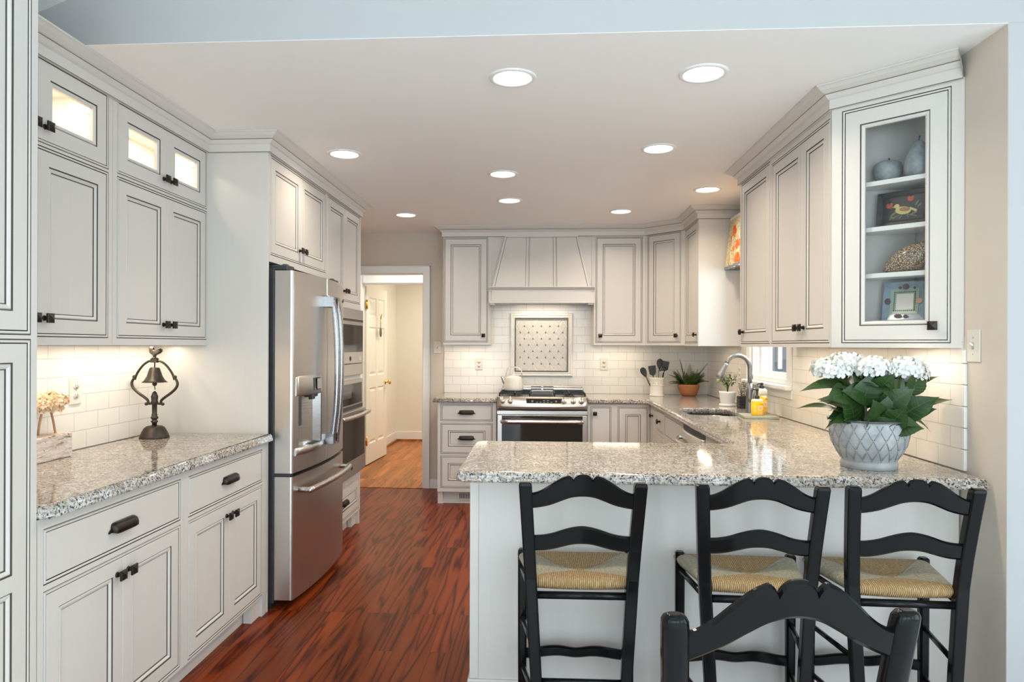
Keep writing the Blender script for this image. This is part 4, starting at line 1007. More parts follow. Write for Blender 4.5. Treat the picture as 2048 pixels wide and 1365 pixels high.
HG = leafmat('hydrangea_leaf', (.007,.026,.006), (.034,.085,.016), .36); STEM = plain('green_stem', (.06,.09,.02), .6); SOIL = plain('potting_soil', (.03,.02,.014), .95)
FG = leafmat('fern_green', (.026,.060,.011), (.11,.17,.032), .5); YG = leafmat('herb_green', (.07,.13,.03), (.22,.30,.10), .5); SG = leafmat('dusky_leaf', (.02,.03,.02), (.09,.11,.07), .6)

# potted hydrangea on the peninsula corner
t = thing('potted_hydrangea', (1.222, 2.655, .914), 0, 'white hydrangea in a grey embossed metal pot on the peninsula corner', 'potted plant')
GAL = N('galvanised_metal'); _q = GAL.noise(GAL.obj(), 16, 5, .65)
GAL.set(col=GAL.ramp(_q, [(.3,(.27,.28,.29)),(.55,(.39,.40,.40)),(.75,(.48,.49,.48))]), metal=.12, rough=.5)
def pot_r(z):
    K = [(0,.107),(.012,.110),(.020,.108),(.026,.104),(.040,.110),(.065,.128),(.090,.141),(.115,.149),(.140,.152),(.160,.150),(.172,.149),(.178,.153)]
    for (a, ra), (b, rb) in zip(K, K[1:]):
        if z <= b: k = (z-a)/(b-a); return (ra+(rb-ra)*k)*.89
    return K[-1][1]*.89
m = M(); m.lathe([(pot_r(.178*j/50), .178*j/50) for j in range(51)], 72, c1=False); m.build('pot', GAL.mat, t)
# embossed diamond lattice: beaded ribs and studs on the pot wall
m = M(); nd, z0_, z1_ = 20, .036, .166
for k in range(nd):
    for sg in (1, -1):
        P = []
        for j in range(25):
            z = z0_+(z1_-z0_)*j/24; a = 2*PI*(k+sg*1.75*j/24)/nd; r = pot_r(z)+.0002; P.append((r*math.cos(a), r*math.sin(a), z))
        for s_ in range(4):
            q = []
            for e_ in range(7):
                t_ = (s_+.13+.74*e_/6)/3.5
                if t_ > 1: break
                z = z0_+(z1_-z0_)*t_; a = 2*PI*(k+sg*1.75*t_)/nd; r = pot_r(z)+.0002; q.append((r*math.cos(a), r*math.sin(a), z))
            if len(q) > 1: m.tube(q, .0022, 5)
for k in range(nd*2):
    for j in range(4):
        z = z0_+(z1_-z0_)*j/3.5
        if k % 2 == j % 2: a = PI*k/nd; r = pot_r(z); m.ball((r*math.cos(a), r*math.sin(a), z), .0034, 6, q=4)
m.build('lattice', plain('lattice_metal', (.27,.29,.30), .5, .3, .2, 60), t)
m = M(); m.lathe([(.137,.176),(.143,.177),(.1445,.1805),(.142,.184),(.136,.184),(.132,.178),(.131,.150)], 64, c0=False, c1=False); m.build('rim', plain('dark_metal_rim', (.12,.12,.12), .35, .8), t)
m = M(); m.lathe([(.133,.152),(.08,.158),(0,.160)], 32, c0=False, c1=False); m.build('soil', SOIL, t)
heads = [((-.145,-.015,.365),.068), ((-.075,.02,.385),.068), ((-.005,-.045,.372),.064), ((.045,-.02,.365),.05), ((.125,-.01,.370),.068), ((.165,.02,.345),.055)]
m = M()
for (x, y, z), R in heads: m.tube(catmull([(x*.25, y*.4, .15), (x*.5, y*.6, .24), (x*.95, y, z-.02)], 4), .0048, 7)
for k in range(9):
    a = k*.7; m.tube([(.05*math.cos(a), .05*math.sin(a), .15), (.085*math.cos(a), .07*math.sin(a), .24)], .005, 7)
m.build('stem', STEM, t)
PW = N('white_hydrangea_petal'); _q = PW.noise(PW.obj(), 24, 2); PW.set(col=PW.mix(_q, (.70,.72,.71), (.80,.79,.73)), rough=.6, sss=.0); PW = PW.mat
rr_ = random.Random(11)
def floret_head(c, R, zs, n):
    m = M()
    for k in range(n):
        u = 1-1.45*(k+.5)/n; th = k*2.39996+rr_.uniform(-.2, .2); r = math.sqrt(max(0, 1-u*u)); q = rr_.uniform(.88, 1.02)
        d = Vector((r*math.cos(th), r*math.sin(th), u)); p = Vector(c)+Vector((d.x*R, d.y*R, d.z*R*zs))*q
        d = (d+Vector([rr_.uniform(-.3, .3) for _ in range(3)])).normalized(); a = d.orthogonal().normalized(); b = d.cross(a); s_ = rr_.uniform(.016, .0205); ph = rr_.uniform(0, 6)
        for e_ in range(4):
            ca, sa = math.cos(ph+e_*PI/2), math.sin(ph+e_*PI/2); ax, bx = a*ca+b*sa, b*ca-a*sa
            pts = [(.05,0,0),(.35,-.36,.10),(.72,-.46,.20),(1.02,-.24,.20),(1.08,0,.14),(1.02,.24,.20),(.72,.46,.20),(.35,.36,.10)]
            m.add([tuple(p+ax*x*s_+bx*y*s_+d*z*s_) for x, y, z in pts], [tuple(range(8))], 0, True)
        m.ball(tuple(p+d*s_*.06), s_*.12, 6, q=3)
    return m.build('flower_head', PW, t, recalc=False)
for c, R in heads: floret_head(c, R, .60, 64)
m = M(); rl = random.Random(5)
spec = [  # base, direction, up, length, width, droop
 ((-.07,-.03,.30),(-1,-.1,.02),(0,-.5,.9),.20,.085,.10), ((-.10,-.02,.20),(-1,-.15,.24),(0,-.35,1),.185,.060,.12), ((-.075,-.05,.16),(-.35,-.15,1),(.35,-1,.25),.155,.130,.05), ((-.05,-.04,.19),(-1,-.3,-.12),(0,-.7,.7),.12,.075,.05),
 ((.03,-.07,.15),(.12,-.45,.55),(0,-.8,.6),.145,.105,.15), ((.10,.0,.20),(1,-.05,.30),(0,-.5,.9),.20,.075,.02), ((.075,-.04,.175),(.75,-.30,.66),(-.3,-.9,.6),.175,.115,.10), ((.13,.0,.29),(1,.05,.35),(0,-.4,1),.13,.06,-.05),
 ((.05,-.02,.20),(.35,-.1,.9),(.2,-1,.3),.155,.150,.05), ((.135,-.02,.27),(.35,-.1,1),(.3,-1,.15),.105,.10,.0), ((-.02,-.06,.15),(-.2,-.5,.75),(0,-.8,.6),.17,.13,.15), ((-.05,-.03,.22),(.15,-.2,.8),(.1,-1,.3),.15,.14,.05),
 ((.01,-.06,.17),(.1,-.3,1),(.1,-1,.3),.12,.115,.1), ((.02,-.08,.16),(.95,-.4,.10),(.1,-.9,.5),.12,.11,.1), ((-.05,-.07,.185),(.75,-.35,.12),(0,-.9,.5),.13,.105,.1), ((-.01,-.03,.26),(-.75,-.3,.30),(-.2,-.9,.5),.14,.12,.15),
 ((-.02,.0,.31),(.35,-.1,1),(0,-1,.1),.10,.045,.0), ((-.09,-.04,.27),(-.55,-.35,.05),(0,-.9,.5),.13,.11,.15), ((.05,-.02,.32),(-.5,-.1,1),(.2,-1,.1),.10,.05,.0), ((.02,-.06,.22),(.45,-.4,.55),(-.2,-.9,.4),.14,.10,.1),
 ((-.03,-.07,.20),(.8,-.3,-.10),(0,-.9,.6),.16,.08,.1), ((.10,-.04,.19),(.8,-.3,.42),(0,-.8,.7),.12,.08,.15), ((.11,-.04,.19),(1,-.2,-.1),(0,-.5,.8),.085,.035,.5), ((-.10,-.04,.19),(-1,-.1,-.1),(0,-.5,.8),.08,.03,.5), ((.0,-.03,.27),(.2,-.4,.5),(0,-1,.5),.13,.10,.1), ((.10,-.03,.27),(-.5,-.4,.35),(0,-.9,.5),.13,.10,.15)]
for b, d, u_, L, w, dp in spec: leaf(m, b, d, u_, L*1.03, w*.83, dp, .16, 18, .02, 0, True)
for k in range(22):
    a = rl.uniform(0, 2*PI); z = rl.uniform(.18, .32); e = rl.uniform(.0, .7)
    leaf(m, (.05*math.cos(a), .04*math.sin(a)+.03, z), (math.cos(a), math.sin(a)*.6+.2, e), (0,-.6,.8), rl.uniform(.09,.14), rl.uniform(.07,.11), rl.uniform(.1,.25), .2, 10, .04)
m.build('foliage', [HG, plain('leaf_vein', (.07,.13,.03), .45)], t, recalc=False)

# crock with utensils, on the back right counter
t = thing('utensil_crock', (1.025, 6.262, .914), 0, 'cream ceramic crock with a raised band on the back counter', 'crock')
CRK = N('crock_glaze'); _q = CRK.noise(CRK.obj((1,1,1)), 60, 4, .7)
CRK.set(col=(.80,.765,.69), rough=.3); CRK = CRK.mat
m = M(); m.lathe([(.064,0),(.066,.004),(.064,.012),(.060,.022),(.059,.06),(.061,.12),(.065,.150),(.069,.160),(.070,.166),(.066,.168),(.062,.160),(.055,.02),(0,.018)], 40, c1=False); m.build('body', CRK, t)
m = M()
for a in range(18):
    for z in (.10, .118, .136): m.ball((.0575*math.cos(2*PI*(a+(z > .11)*.5)/18), .0575*math.sin(2*PI*(a+(z > .11)*.5)/18), z), (.008,.008,.007), 8, q=4)
m.build('relief_band', CRK, t)
def utensil(name, kind, base, top, label):
    t = thing(name, (1.025+base[0], 6.262+base[1], .935), 0, label, 'kitchen utensil', 'utensils in the cream crock')
    b = Vector((0, 0, 0)); e = Vector((top[0]-base[0], top[1]-base[1], top[2]-.935)); d = e.normalized()
    hl = e.length-(.09 if kind != 'ladle' else .05)
    m = M(); m.tube([b, b+d*hl*.6, b+d*hl], [.005,.0055,.004], 8); m.build('handle', DARK if kind != 'whisk' else STEELH, t)
    s_ = Vector((d.z, 0, -d.x)).normalized(); n = d.cross(s_); m = M(); c = b+d*hl
    if kind in ('spoon', 'slotted'):
        prof = [(0,.004),(.02,.016),(.045,.026),(.07,.027),(.088,.018),(.095,.004)]
        m.loft([[tuple(c+d*q+s_*w*math.cos(2*PI*i/12)+n*(.003*math.sin(2*PI*i/12)+.006*math.sin(PI*q/.095))) for i in range(12)] for q, w in prof], 0, True, True, True)
    elif kind == 'turner':
        prof = [(0,.005),(.018,.030),(.085,.034),(.092,.030)]
        m.loft([[tuple(c+d*q+s_*a*w+n*bq*.002) for a, bq in ((-1,-1),(1,-1),(1,1),(-1,1))] for q, w in prof], 0, False, True, True)
    elif kind == 'ladle':
        q0 = c+d*.03; R = Matrix.Translation(q0) @ Matrix.Rotation(PI*.92, 4, 'Y')
        m.lathe([(.002,-.024),(.022,-.020),(.035,-.008),(.040,.006),(.038,.006),(.032,-.006),(.02,-.016),(.002,-.02)], 20, T=R, c0=True, c1=True)
    elif kind == 'whisk':
        for k in range(4):
            a = PI*k/4; w = s_*math.cos(a)+n*math.sin(a)
            m.tube(catmull([tuple(c+d*q+w*r) for q, r in ((0,.003),(.03,.02),(.07,.026),(.09,.0),(.07,-.026),(.03,-.02),(0,-.003))], 3), .0012, 5)
    m.build('head', DARK if kind != 'whisk' else STEELH, t)
utensil('serving_spoon', 'spoon', (-.025,0), (-.135,-.01,1.165), 'black spoon leaning farthest left out of the cream crock')
utensil('spatula', 'turner', (-.012,.01), (-.045,.0,1.185), 'wide black spatula standing second from left in the crock')
utensil('slotted_spoon', 'slotted', (.005,.02), (.032,.02,1.245), 'tallest black spoon standing up in the middle of the crock')
utensil('ladle', 'ladle', (.022,-.012), (.060,-.03,1.175), 'black ladle with its bowl turned down over the crock rim')
utensil('turner', 'turner', (.03,.01), (.085,.03,1.225), 'thin black turner leaning farthest right out of the crock')
utensil('whisk', 'whisk', (0,-.02), (.012,-.03,1.145), 'small wire whisk low at the front of the crock')
# fern in terracotta
t = thing('potted_fern', (1.315, 6.30, .914), 0, 'green fern in a terracotta bowl in the back counter corner', 'potted plant')
m = M(); m.lathe([(.052,0),(.060,.004),(.080,.035),(.091,.070),(.094,.084),(.097,.088),(.097,.104),(.090,.106),(.086,.095),(0,.092)], 40, c1=False); m.build('pot', plain('terracotta', (.50,.20,.085), .75, var=.12, sc=20), t)
m = M(); m.lathe([(.0865,.094),(0,.099)], 24, c0=False, c1=False); m.build('soil', SOIL, t)
m = M(); rl = random.Random(21)
def frond(b, d, L, bend, w):
    d = Vector(d).normalized(); pts = []
    for i in range(19):
        s_ = i/18; pts.append(Vector(b)+d*L*s_-Vector((0,0,1))*bend*L*s_*s_)
    m.tube(pts, .0013, 4)
    sd = d.cross(Vector((.05,-.2,1))).normalized()
    for i in range(2, 19):
        s_ = i/18; q = w*max(0, math.sin(PI*(.12+.80*s_)))**.7*(1.1-s_*.4)
        for sg in (-1, 1): leaf(m, pts[i], sd*sg+d*.45, Vector((0,-.6,.8)), max(.007, q), max(.0035, q*.22), .12, .1, 3)
for b, d, L, bend, w in (((-.03,0,.1),(-.22,-.1,1),.25,.06,.046), ((.0,0,.1),(.05,-.05,1),.20,.1,.040), ((.03,-.01,.1),(.55,-.15,.9),.24,.05,.040), ((.03,0,.1),(.30,0,.9),.16,.1,.028),
                      ((-.04,0,.1),(-.75,-.15,.75),.20,.25,.032), ((.05,0,.1),(.75,-.3,.5),.15,.3,.030), ((-.05,-.02,.1),(-.9,-.2,.35),.14,.3,.034)): frond(b, d, L, bend, w)
for k in range(46):
    a = rl.uniform(0, 2*PI); frond((.05*math.cos(a), .04*math.sin(a), .098), (math.cos(a), math.sin(a)*.6, rl.uniform(.5,2.6)), rl.uniform(.10,.185), rl.uniform(.15,.4), rl.uniform(.028,.038))
m.build('fronds', FG, t, recalc=False)
# herb in white pot, dark box, on the sink corner
t = thing('potted_herb', (1.392, 5.275, .914), 0, 'leafy green herb in a small white pot beside the faucet', 'potted plant')
m = M(); m.lathe([(.060,0),(.062,.004),(.062,.016),(.056,.018)], 32); m.build('saucer', PORCELAIN, t)
m = M(); m.lathe([(.048,.014),(.052,.03),(.062,.098),(.064,.108),(.060,.110),(.055,.09),(0,.088)], 32, c1=False); m.build('pot', PORCELAIN, t)
m = M(); rl = random.Random(8); st = M()
for k in range(9):
    a = rl.uniform(0, 2*PI); e = Vector((rl.uniform(-.075,.065), rl.uniform(-.03,.03), rl.uniform(.17,.25))); st.tube([(0,0,.085), tuple(Vector((0,0,.13))+e*.15), tuple(e)], .0016, 5)
    for q in range(11):
        s_ = rl.uniform(.5, 1.08); p = Vector((0,0,.10)).lerp(e, s_); a2 = rl.uniform(0, 2*PI)
        leaf(m, p, (math.cos(a2), math.sin(a2)*.7, rl.uniform(-.2,.4)), (0,0,1), rl.uniform(.024,.042), rl.uniform(.014,.023), .3, .2, 4)
st.build('stem', STEM, t); m.build('foliage', YG, t, recalc=False)
t = thing('potted_succulent', (1.462, 5.105, .914), 0, 'dark-leaved plant in a square black slatted box behind the faucet', 'potted plant')
m = M(); m.box(-.038, .038, -.038, .038, .0, .086)
for k in range(4): m.box(-.040, .040, -.040, .040, .004+k*.021, .020+k*.021)
m.build('box', plain('black_slat_wood', (.025,.023,.022), .6, var=.4), t, bev=.002, seg=1)
m = M(); rl = random.Random(9)
for k in range(130):
    a = rl.uniform(0, 2*PI); r = rl.uniform(0, .045); z = rl.uniform(.09, .20); leaf(m, (r*math.cos(a), r*math.sin(a), z), (math.cos(a), math.sin(a), rl.uniform(-.1,.7)), (0,0,1), rl.uniform(.012,.022), rl.uniform(.009,.014), .2, .2, 3)
for k in range(7):
    a = k*.9; m.tube([(.015*math.cos(a), .015*math.sin(a), .08), (.035*math.cos(a), .035*math.sin(a), .18)], .0018, 5)
m.build('foliage', SG, t, recalc=False)
# soap bottles on their tray
t = thing('soap_tray', (1.368, 4.435, .914), -.10, 'flat sage green tray under the two soap bottles', 'tray')
m = M(); m.box(-.108, .100, -.095, .115, 0, .0165); m.build('tray', plain('sage_tray', (.36,.38,.30), .45), t, bev=.003)
SOAPY = N('yellow_soap'); SOAPY.set(col=(.88,.52,.01), rough=.12, coat=.3); SOAPY = SOAPY.mat
CLR = plain('clear_bottle_plastic', (.80,.77,.66), .15); LBL = plain('cream_label', (.86,.66,.38), .5, var=.02); RED = plain('red_print', (.65,.16,.04), .5)
def bottle(loc, rz, r, hs, fill, label, pump_z, back=False):
    t = thing('soap_bottle', loc, rz, label, 'soap bottle', 'soap bottles by the sink')
    def rr2(s_, z): return [(x, y, z) for x, y in rrect(-r*s_, r*s_, -r*.72*s_, r*.72*s_, r*.55*s_, 6)]
    m = M(); m.loft([rr2(.94,0), rr2(1,.004), rr2(1,fill)], 0, True, True, True); m.build('bottle', SOAPY, t)
    m = M(); m.loft([rr2(1,fill), rr2(1,hs*.86), rr2(.93,hs*.93), rr2(.72,hs*.98), rr2(.42,hs)], 0, True, True, True); m.build('shoulder', CLR, t)
    m = M(); m.box(-.004, r*.72, -r*.72-.0008, -r*.7, fill*.40, fill*.68); m.box(.0, r*.60, -r*.72-.0008, -r*.7, fill*.06, fill*.20); m.build('label', LBL, t)
    m = M(); m.box(.012, r*.78, -r*.72-.0012, -r*.7, fill*.80, fill*.85)
    for k in range(5): m.box(.004+k*.0035, .006+k*.0035, -r*.72-.0014, -r*.7, fill*.08, fill*.15)
    m.box(.004, r*.62, -r*.72-.0014, -r*.7, fill*.55, fill*.57); m.box(.006, r*.55, -r*.72-.0014, -r*.7, fill*.48, fill*.50); m.build('print', RED, t)
    m = M(); m.lathe([(.0135,hs-.002),(.0145,hs),(.0145,hs+.018),(.010,hs+.021),(.0065,hs+.024),(.0065,pump_z-.012),(.010,pump_z-.010),(.010,pump_z),(.005,pump_z+.003)], 18)
    m.tube([(0,0,pump_z-.005),(-.022,0,pump_z-.004),(-.036,-.004,pump_z-.010)], [.0055,.0045,.0035], 8)
    m.build('pump', DARK, t)
bottle((1.348, 4.415, .9305), 0, .036, .104, .088, 'front yellow soap bottle with a black pump on the green tray', .166)
bottle((1.405, 4.505, .9305), .2, .033, .165, .118, 'rear taller yellow soap bottle half hidden behind the other', .199)
# valance over the sink window
FLW = N('floral_fabric'); _v = FLW.obj(); _w = FLW.n('TexVoronoi'); _w.inputs['Scale'].default_value = 8.5; FLW.l(_v, _w.inputs['Vector'])
_q = FLW.noise(_v, 24, 4, .6, .6); _z = FLW.noise(_v, 60, 3)
_c = FLW.mix(FLW.ramp(FLW.noise(_v, 34, 3, .6, 1.2), [(.50,0.),(.53,1.),(.56,0.)]), (.66,.57,.36), (.12,.12,.04))
_c = FLW.mix(FLW.ramp(FLW.math('ADD', _w.outputs['Distance'], FLW.math('MULTIPLY', _q, .5)), [(.60,1.),(.66,0.)]), _c, FLW.ramp(_z, [(.38,(.62,.06,.015)),(.55,(.70,.22,.03)),(.7,(.42,.03,.012))]))
FLW.set(col=_c, rough=.85); FLW = FLW.mat
t = thing('window_valance', (XR, 4.79, 2.345), RQ, 'red and cream floral fabric valance above the sink window', 'valance')
def vpath(dp): return [(-.53,0)]+[(-.53,-dp*k/8) for k in range(1, 8)]+[(-.53+1.06*i/60, -dp) for i in range(61)]+[(.53,-dp*k/8) for k in range(7, 0, -1)]+[(.53,0)]
m = M(); L = []
for j in range(13):
    s_ = j/12; dp = .118+.03*s_; P = vpath(dp); row = []
    for i, (x, y) in enumerate(P):
        wv = .012*s_*math.sin(i*.9)+.006*math.sin(i*2.1); row.append((x-(wv*.6 if i < 8 else 0)-(.02*s_ if i < 9 else 0), y-wv, -.03-.36*s_+.02*math.sin(PI*min(1,i/9)*.5)*0))
    L.append(row)
m.loft(L, 0, True, closed=False); m.build('fabric', FLW, t, recalc=False)
m = M(); L = [[(x*1.0-(.02 if i < 9 else 0), y-.012*math.sin(i*.9)-.006*math.sin(i*2.1)-.002, z) for i, (x, y) in enumerate(vpath(.148))] for z in (-.378, -.40)]
m.loft(L, 0, True, closed=False); m.build('trim_band', plain('grey_blue_trim', (.20,.24,.27), .8), t, recalc=False)
m = M(); m.box(-.52, .52, -.118, 0, -.035, -.01); m.build('mounting_board', WHITE, t)

# ------------------------------------------------------------------ ornaments in the display cabinet
cz_, sz_ = math.cos(ez), math.sin(ez)
def disp_at(u, d, z): return (eo[0]+cz_*u-sz_*d, eo[1]+sz_*u+cz_*d, z)
BLUEG = N('weathered_blue_ceramic'); _q = BLUEG.noise(BLUEG.obj(), 22, 5, .7); BLUEG.set(col=BLUEG.ramp(_q, [(.3,(.10,.12,.14)),(.5,(.22,.27,.30)),(.7,(.36,.36,.33))]), rough=.45); BLUEG = BLUEG.mat
t = thing('ceramic_apple', disp_at(.180, .100, 2.0305), ez, 'blue-grey ceramic apple on the top shelf of the glass cabinet', 'ornament')
m = M(); m.lathe([(.012,.004),(.03,0),(.045,.012),(.054,.040),(.055,.058),(.048,.076),(.032,.085),(.014,.082),(.004,.074)], 32); m.build('body', BLUEG, t)
m = M(); m.tube([(0,0,.072),(.002,0,.085),(.006,0,.098)], [.003,.0025,.004], 8); m.build('stem', DARK, t)
t = thing('ceramic_pear', disp_at(.298, .072, 2.0305), ez, 'grey ceramic pear on the top shelf beside the blue apple', 'ornament')
m = M(); m.lathe([(.012,.003),(.032,0),(.046,.014),(.051,.040),(.047,.066),(.036,.092),(.027,.114),(.022,.130),(.012,.139),(.003,.138)], 32); m.build('body', BLUEG, t)
m = M(); m.tube([(0,0,.134),(.002,0,.148),(.005,0,.158)], [.003,.0025,.004], 8); m.build('stem', DARK, t)
t = thing('bird_picture', disp_at(.240, .080, 1.8465), ez-.10, 'black framed picture of a yellow bird and red flowers leaning on the middle shelf', 'picture')
TL = Matrix.Rotation(-.10, 4, 'X'); BLK = plain('black_frame', (.012,.011,.010), .35); 
m = M(); L = [[(x, y, z) for x, z in ((-.098+i,i),(.098-i,i),(.098-i,.142-i),(-.098+i,.142-i))] for i, y in ((0,.010),(0,-.006),(.004,-.010),(.018,-.006),(.022,-.002),(.022,.004))]
m.loft(L, 0, False, False, False, TL); m.build('frame', BLK, t)
m = M(); m.box(-.078, .078, 0, .006, .02, .122, 0, TL); m.build('panel', plain('black_ground', (.018,.018,.016), .5), t)
def flat(name, polys, mat_, y=-.0012):
    m = M()
    for p in polys: m.prism(p, y, .0, 'xz', T=TL)
    return m.build(name, mat_, t)
def ell(cx, cz, a, b, r=0, n=16): return [(cx+a*math.cos(q)*math.cos(r)-b*math.sin(q)*math.sin(r), cz+a*math.cos(q)*math.sin(r)+b*math.sin(q)*math.cos(r)) for q in [2*PI*i/n for i in range(n)]]
flat('bird', [ell(.0,.062,.030,.016,-.15), ell(-.024,.082,.010,.009), [(-.034,.083),(-.042,.080),(-.033,.078)], [(.02,.066),(.048,.050),(.052,.058),(.026,.072)]], plain('yellow_felt', (.55,.46,.20), .8))
flat('wing', [ell(.006,.066,.020,.009,-.1)], plain('brown_felt', (.30,.17,.07), .8), -.002)
flat('red_flower', [ell(-.052,.086,.012,.009), ell(-.058,.092,.006,.006), ell(-.045,.093,.006,.006), ell(.026,.104,.012,.009), ell(.020,.110,.005,.006), ell(.033,.110,.005,.006)], plain('red_felt', (.50,.10,.05), .8))
flat('twig', [[(-.05,.03),(-.01,.044),(-.01,.047),(-.052,.033)], [(.05,.032),(.01,.045),(.01,.048),(.052,.035)], ell(-.035,.052,.013,.004,.6), ell(-.04,.038,.012,.003,-.4), ell(.04,.046,.014,.004,.3), ell(.05,.085,.012,.003,1), ell(.06,.075,.010,.003,.7), [(-.015,.03),(-.002,.048),(0,.046),(-.012,.028)], [(.012,.048),(.02,.03),(.023,.031),(.015,.048)]], plain('sage_felt', (.17,.19,.12), .8))
t = thing('ceramic_hen', disp_at(.268, .085, 1.6605), ez, 'speckled glossy ceramic guinea hen on the lower shelf', 'ornament')
SPK = N('speckled_glaze'); _w = SPK.n('TexVoronoi'); _w.feature = 'DISTANCE_TO_EDGE'; _w.inputs['Scale'].default_value = 130; SPK.l(SPK.obj(), _w.inputs['Vector'])
SPK.set(col=SPK.ramp(_w.outputs['Distance'], [(.06,(.10,.06,.04)),(.20,(.52,.40,.27))]), rough=.12); SPK = SPK.mat
m = M(); P = [(-.098,.012,.006,.004),(-.085,.024,.018,.020),(-.062,.040,.030,.034),(-.030,.052,.038,.047),(.005,.058,.040,.052),(.035,.062,.036,.054),(.062,.078,.028,.040),(.082,.100,.018,.024),(.094,.122,.013,.015),(.104,.136,.012,.012),(.116,.138,.004,.005)]
m.loft([[(x, ry*math.cos(2*PI*i/20), max(.0, z+rz*math.sin(2*PI*i/20))) for i in range(20)] for x, z, ry, rz in P], 0, True, True, True); m.build('body', SPK, t)
m = M(); m.tube([(.112,0,.137),(.124,0,.131)], [.005,.001], 8); m.tube([(.10,0,.146),(.104,0,.156)], [.004,.001], 8); m.build('beak', RED, t)
t = thing('square_plate', disp_at(.240, .085, 1.4705), ez-.05, 'square blue-green plate with painted fruit standing on the bottom shelf of the glass cabinet', 'plate'); t.scale = (.9, .9, .9)
TL = Matrix.Rotation(-.17, 4, 'X'); PB = plain('blue_glaze', (.20,.27,.33), .2, var=.3, sc=40)
m = M(); L = [[(x, y, z) for x, z in ((-.088+i,i),(.088-i,i),(.088-i,.176-i),(-.088+i,.176-i))] for i, y in ((0,.018),(0,-.002),(.003,-.003),(.046,.010),(.055,.011))]
m.loft(L, 0, False, True, False, TL, ci=0); m.build('rim', PB, t)
m = M(); L = [[(x, y, z) for x, z in ((-.088+i,i),(.088-i,i),(.088-i,.176-i),(-.088+i,.176-i))] for i, y in ((.030,.0045),(.030,.0032),(.052,.0085),(.055,.0095))]; m.loft(L, 0, False, False, False, TL); m.build('green_band', plain('sage_glaze', (.30,.38,.30), .25, var=.2), t)
m = M(); m.box(-.040, .040, .009, .014, .048, .128, 0, TL); m.build('well', PLASTIC, t)
flat('painted_fruit', [ell(.005,.152,.013,.013), ell(-.066,.088,.012,.014), ell(-.02,.020,.016,.008), ell(.012,.018,.010,.007), ell(-.018,.148,.005,.006), ell(.04,.145,.004,.005)], plain('plum_glaze', (.10,.04,.06), .25), -.004)
flat('painted_peach', [ell(.062,.086,.013,.012)], plain('peach_glaze', (.55,.28,.15), .25), -.004)
m = M()
for k in range(11):
    q = -.040+.08*k/10
    for x, z in ((q,.046),(q,.130),(-.042,.088+q),(.042,.088+q)): m.box(x-.0022, x+.0022, .0055, .0085, z-.0022, z+.0022, 0, TL)
m.build('well_beading', DARK, t)
# ------------------------------------------------------------------ ladder-back seats
RUSH = N('woven_rush'); c = RUSH.n('TexCoord'); sp = RUSH.n('SeparateXYZ'); RUSH.l(c.outputs['Object'], sp.inputs[0])
ax = RUSH.math('DIVIDE', RUSH.math('ABSOLUTE', sp.outputs[0]), .186); _y = RUSH.math('SUBTRACT', sp.outputs[1], .095); ay = RUSH.math('MAXIMUM', RUSH.math('DIVIDE', _y, .205), RUSH.math('DIVIDE', _y, -.090))
side = RUSH.math('GREATER_THAN', ax, ay)
co = RUSH.n('Mix'); co.data_type = 'FLOAT'; RUSH.l(side, co.inputs[0]); RUSH.l(sp.outputs[0], co.inputs[2]); RUSH.l(sp.outputs[1], co.inputs[3])
wob = RUSH.noise(c.outputs['Object'], 18, 3)
ph = RUSH.math('ADD', RUSH.math('MULTIPLY', co.outputs[0], 980.0), RUSH.math('MULTIPLY', wob, 7.0))
st = RUSH.math('MULTIPLY_ADD', RUSH.math('SINE', ph), .5, .5)
nz = RUSH.noise(RUSH.obj((40,40,8)), 3, 3)
gold = RUSH.ramp(nz, [(.3,(.36,.21,.08)),(.55,(.52,.34,.15)),(.75,(.64,.48,.27))]); pale = RUSH.ramp(nz, [(.3,(.34,.31,.20)),(.55,(.50,.47,.34)),(.75,(.66,.64,.52))])
top = RUSH.math('GREATER_THAN', sp.outputs[2], RUSH.math('ADD', .0, 0.0))
col = RUSH.mix(side, gold, pale)
col = RUSH.mix(RUSH.math('MULTIPLY', RUSH.math('POWER', RUSH.math('SUBTRACT', 1.0, st), 2.0), .8), col, (.10,.06,.025))
seam = RUSH.math('LESS_THAN', RUSH.math('ABSOLUTE', RUSH.math('SUBTRACT', ax, ay)), .02)
RUSH.set(col=RUSH.mix(RUSH.math('MULTIPLY', seam, .35), col, (.12,.07,.03)), rough=.6).bump(st, .003, .8); RUSH = RUSH.mat
CREST_T = [(-1,.0),(-.88,.004),(-.74,.014),(-.58,.030),(-.40,.046),(-.30,.0515),(-.26,.0525),(-.215,.0485),(-.180,.0410),(-.150,.0485),(-.08,.055),(0,.0565),(.08,.055),(.150,.0485),(.180,.0410),(.215,.0485),(.26,.0525),(.30,.0515),(.40,.046),(.58,.030),(.74,.014),(.88,.004),(1,.0)]
CREST_B = [(-1,-.043),(-.8,-.0405),(-.6,-.034),(-.42,-.023),(-.22,-.0115),(0,-.0075),(.22,-.0115),(.42,-.023),(.6,-.034),(.8,-.0405),(1,-.043)]
SLAT_T = [(-1,0),(-.8,.003),(-.6,.010),(-.4,.021),(-.2,.030),(0,.034),(.2,.030),(.4,.021),(.6,.010),(.8,.003),(1,0)]
SLAT_B = [(-1,-.039),(-.8,-.037),(-.6,-.031),(-.4,-.022),(-.2,-.0135),(0,-.011),(.2,-.0135),(.4,-.022),(.6,-.031),(.8,-.037),(1,-.039)]
RUNG_T = [(-1,.0),(-.8,.003),(-.5,.012),(-.3,.013),(0,.006),(.3,.013),(.5,.012),(.8,.003),(1,0)]
RUNG_B = [(-1,-.036),(-.8,-.034),(-.5,-.026),(-.3,-.024),(0,-.029),(.3,-.024),(.5,-.026),(.8,-.034),(1,-.036)]
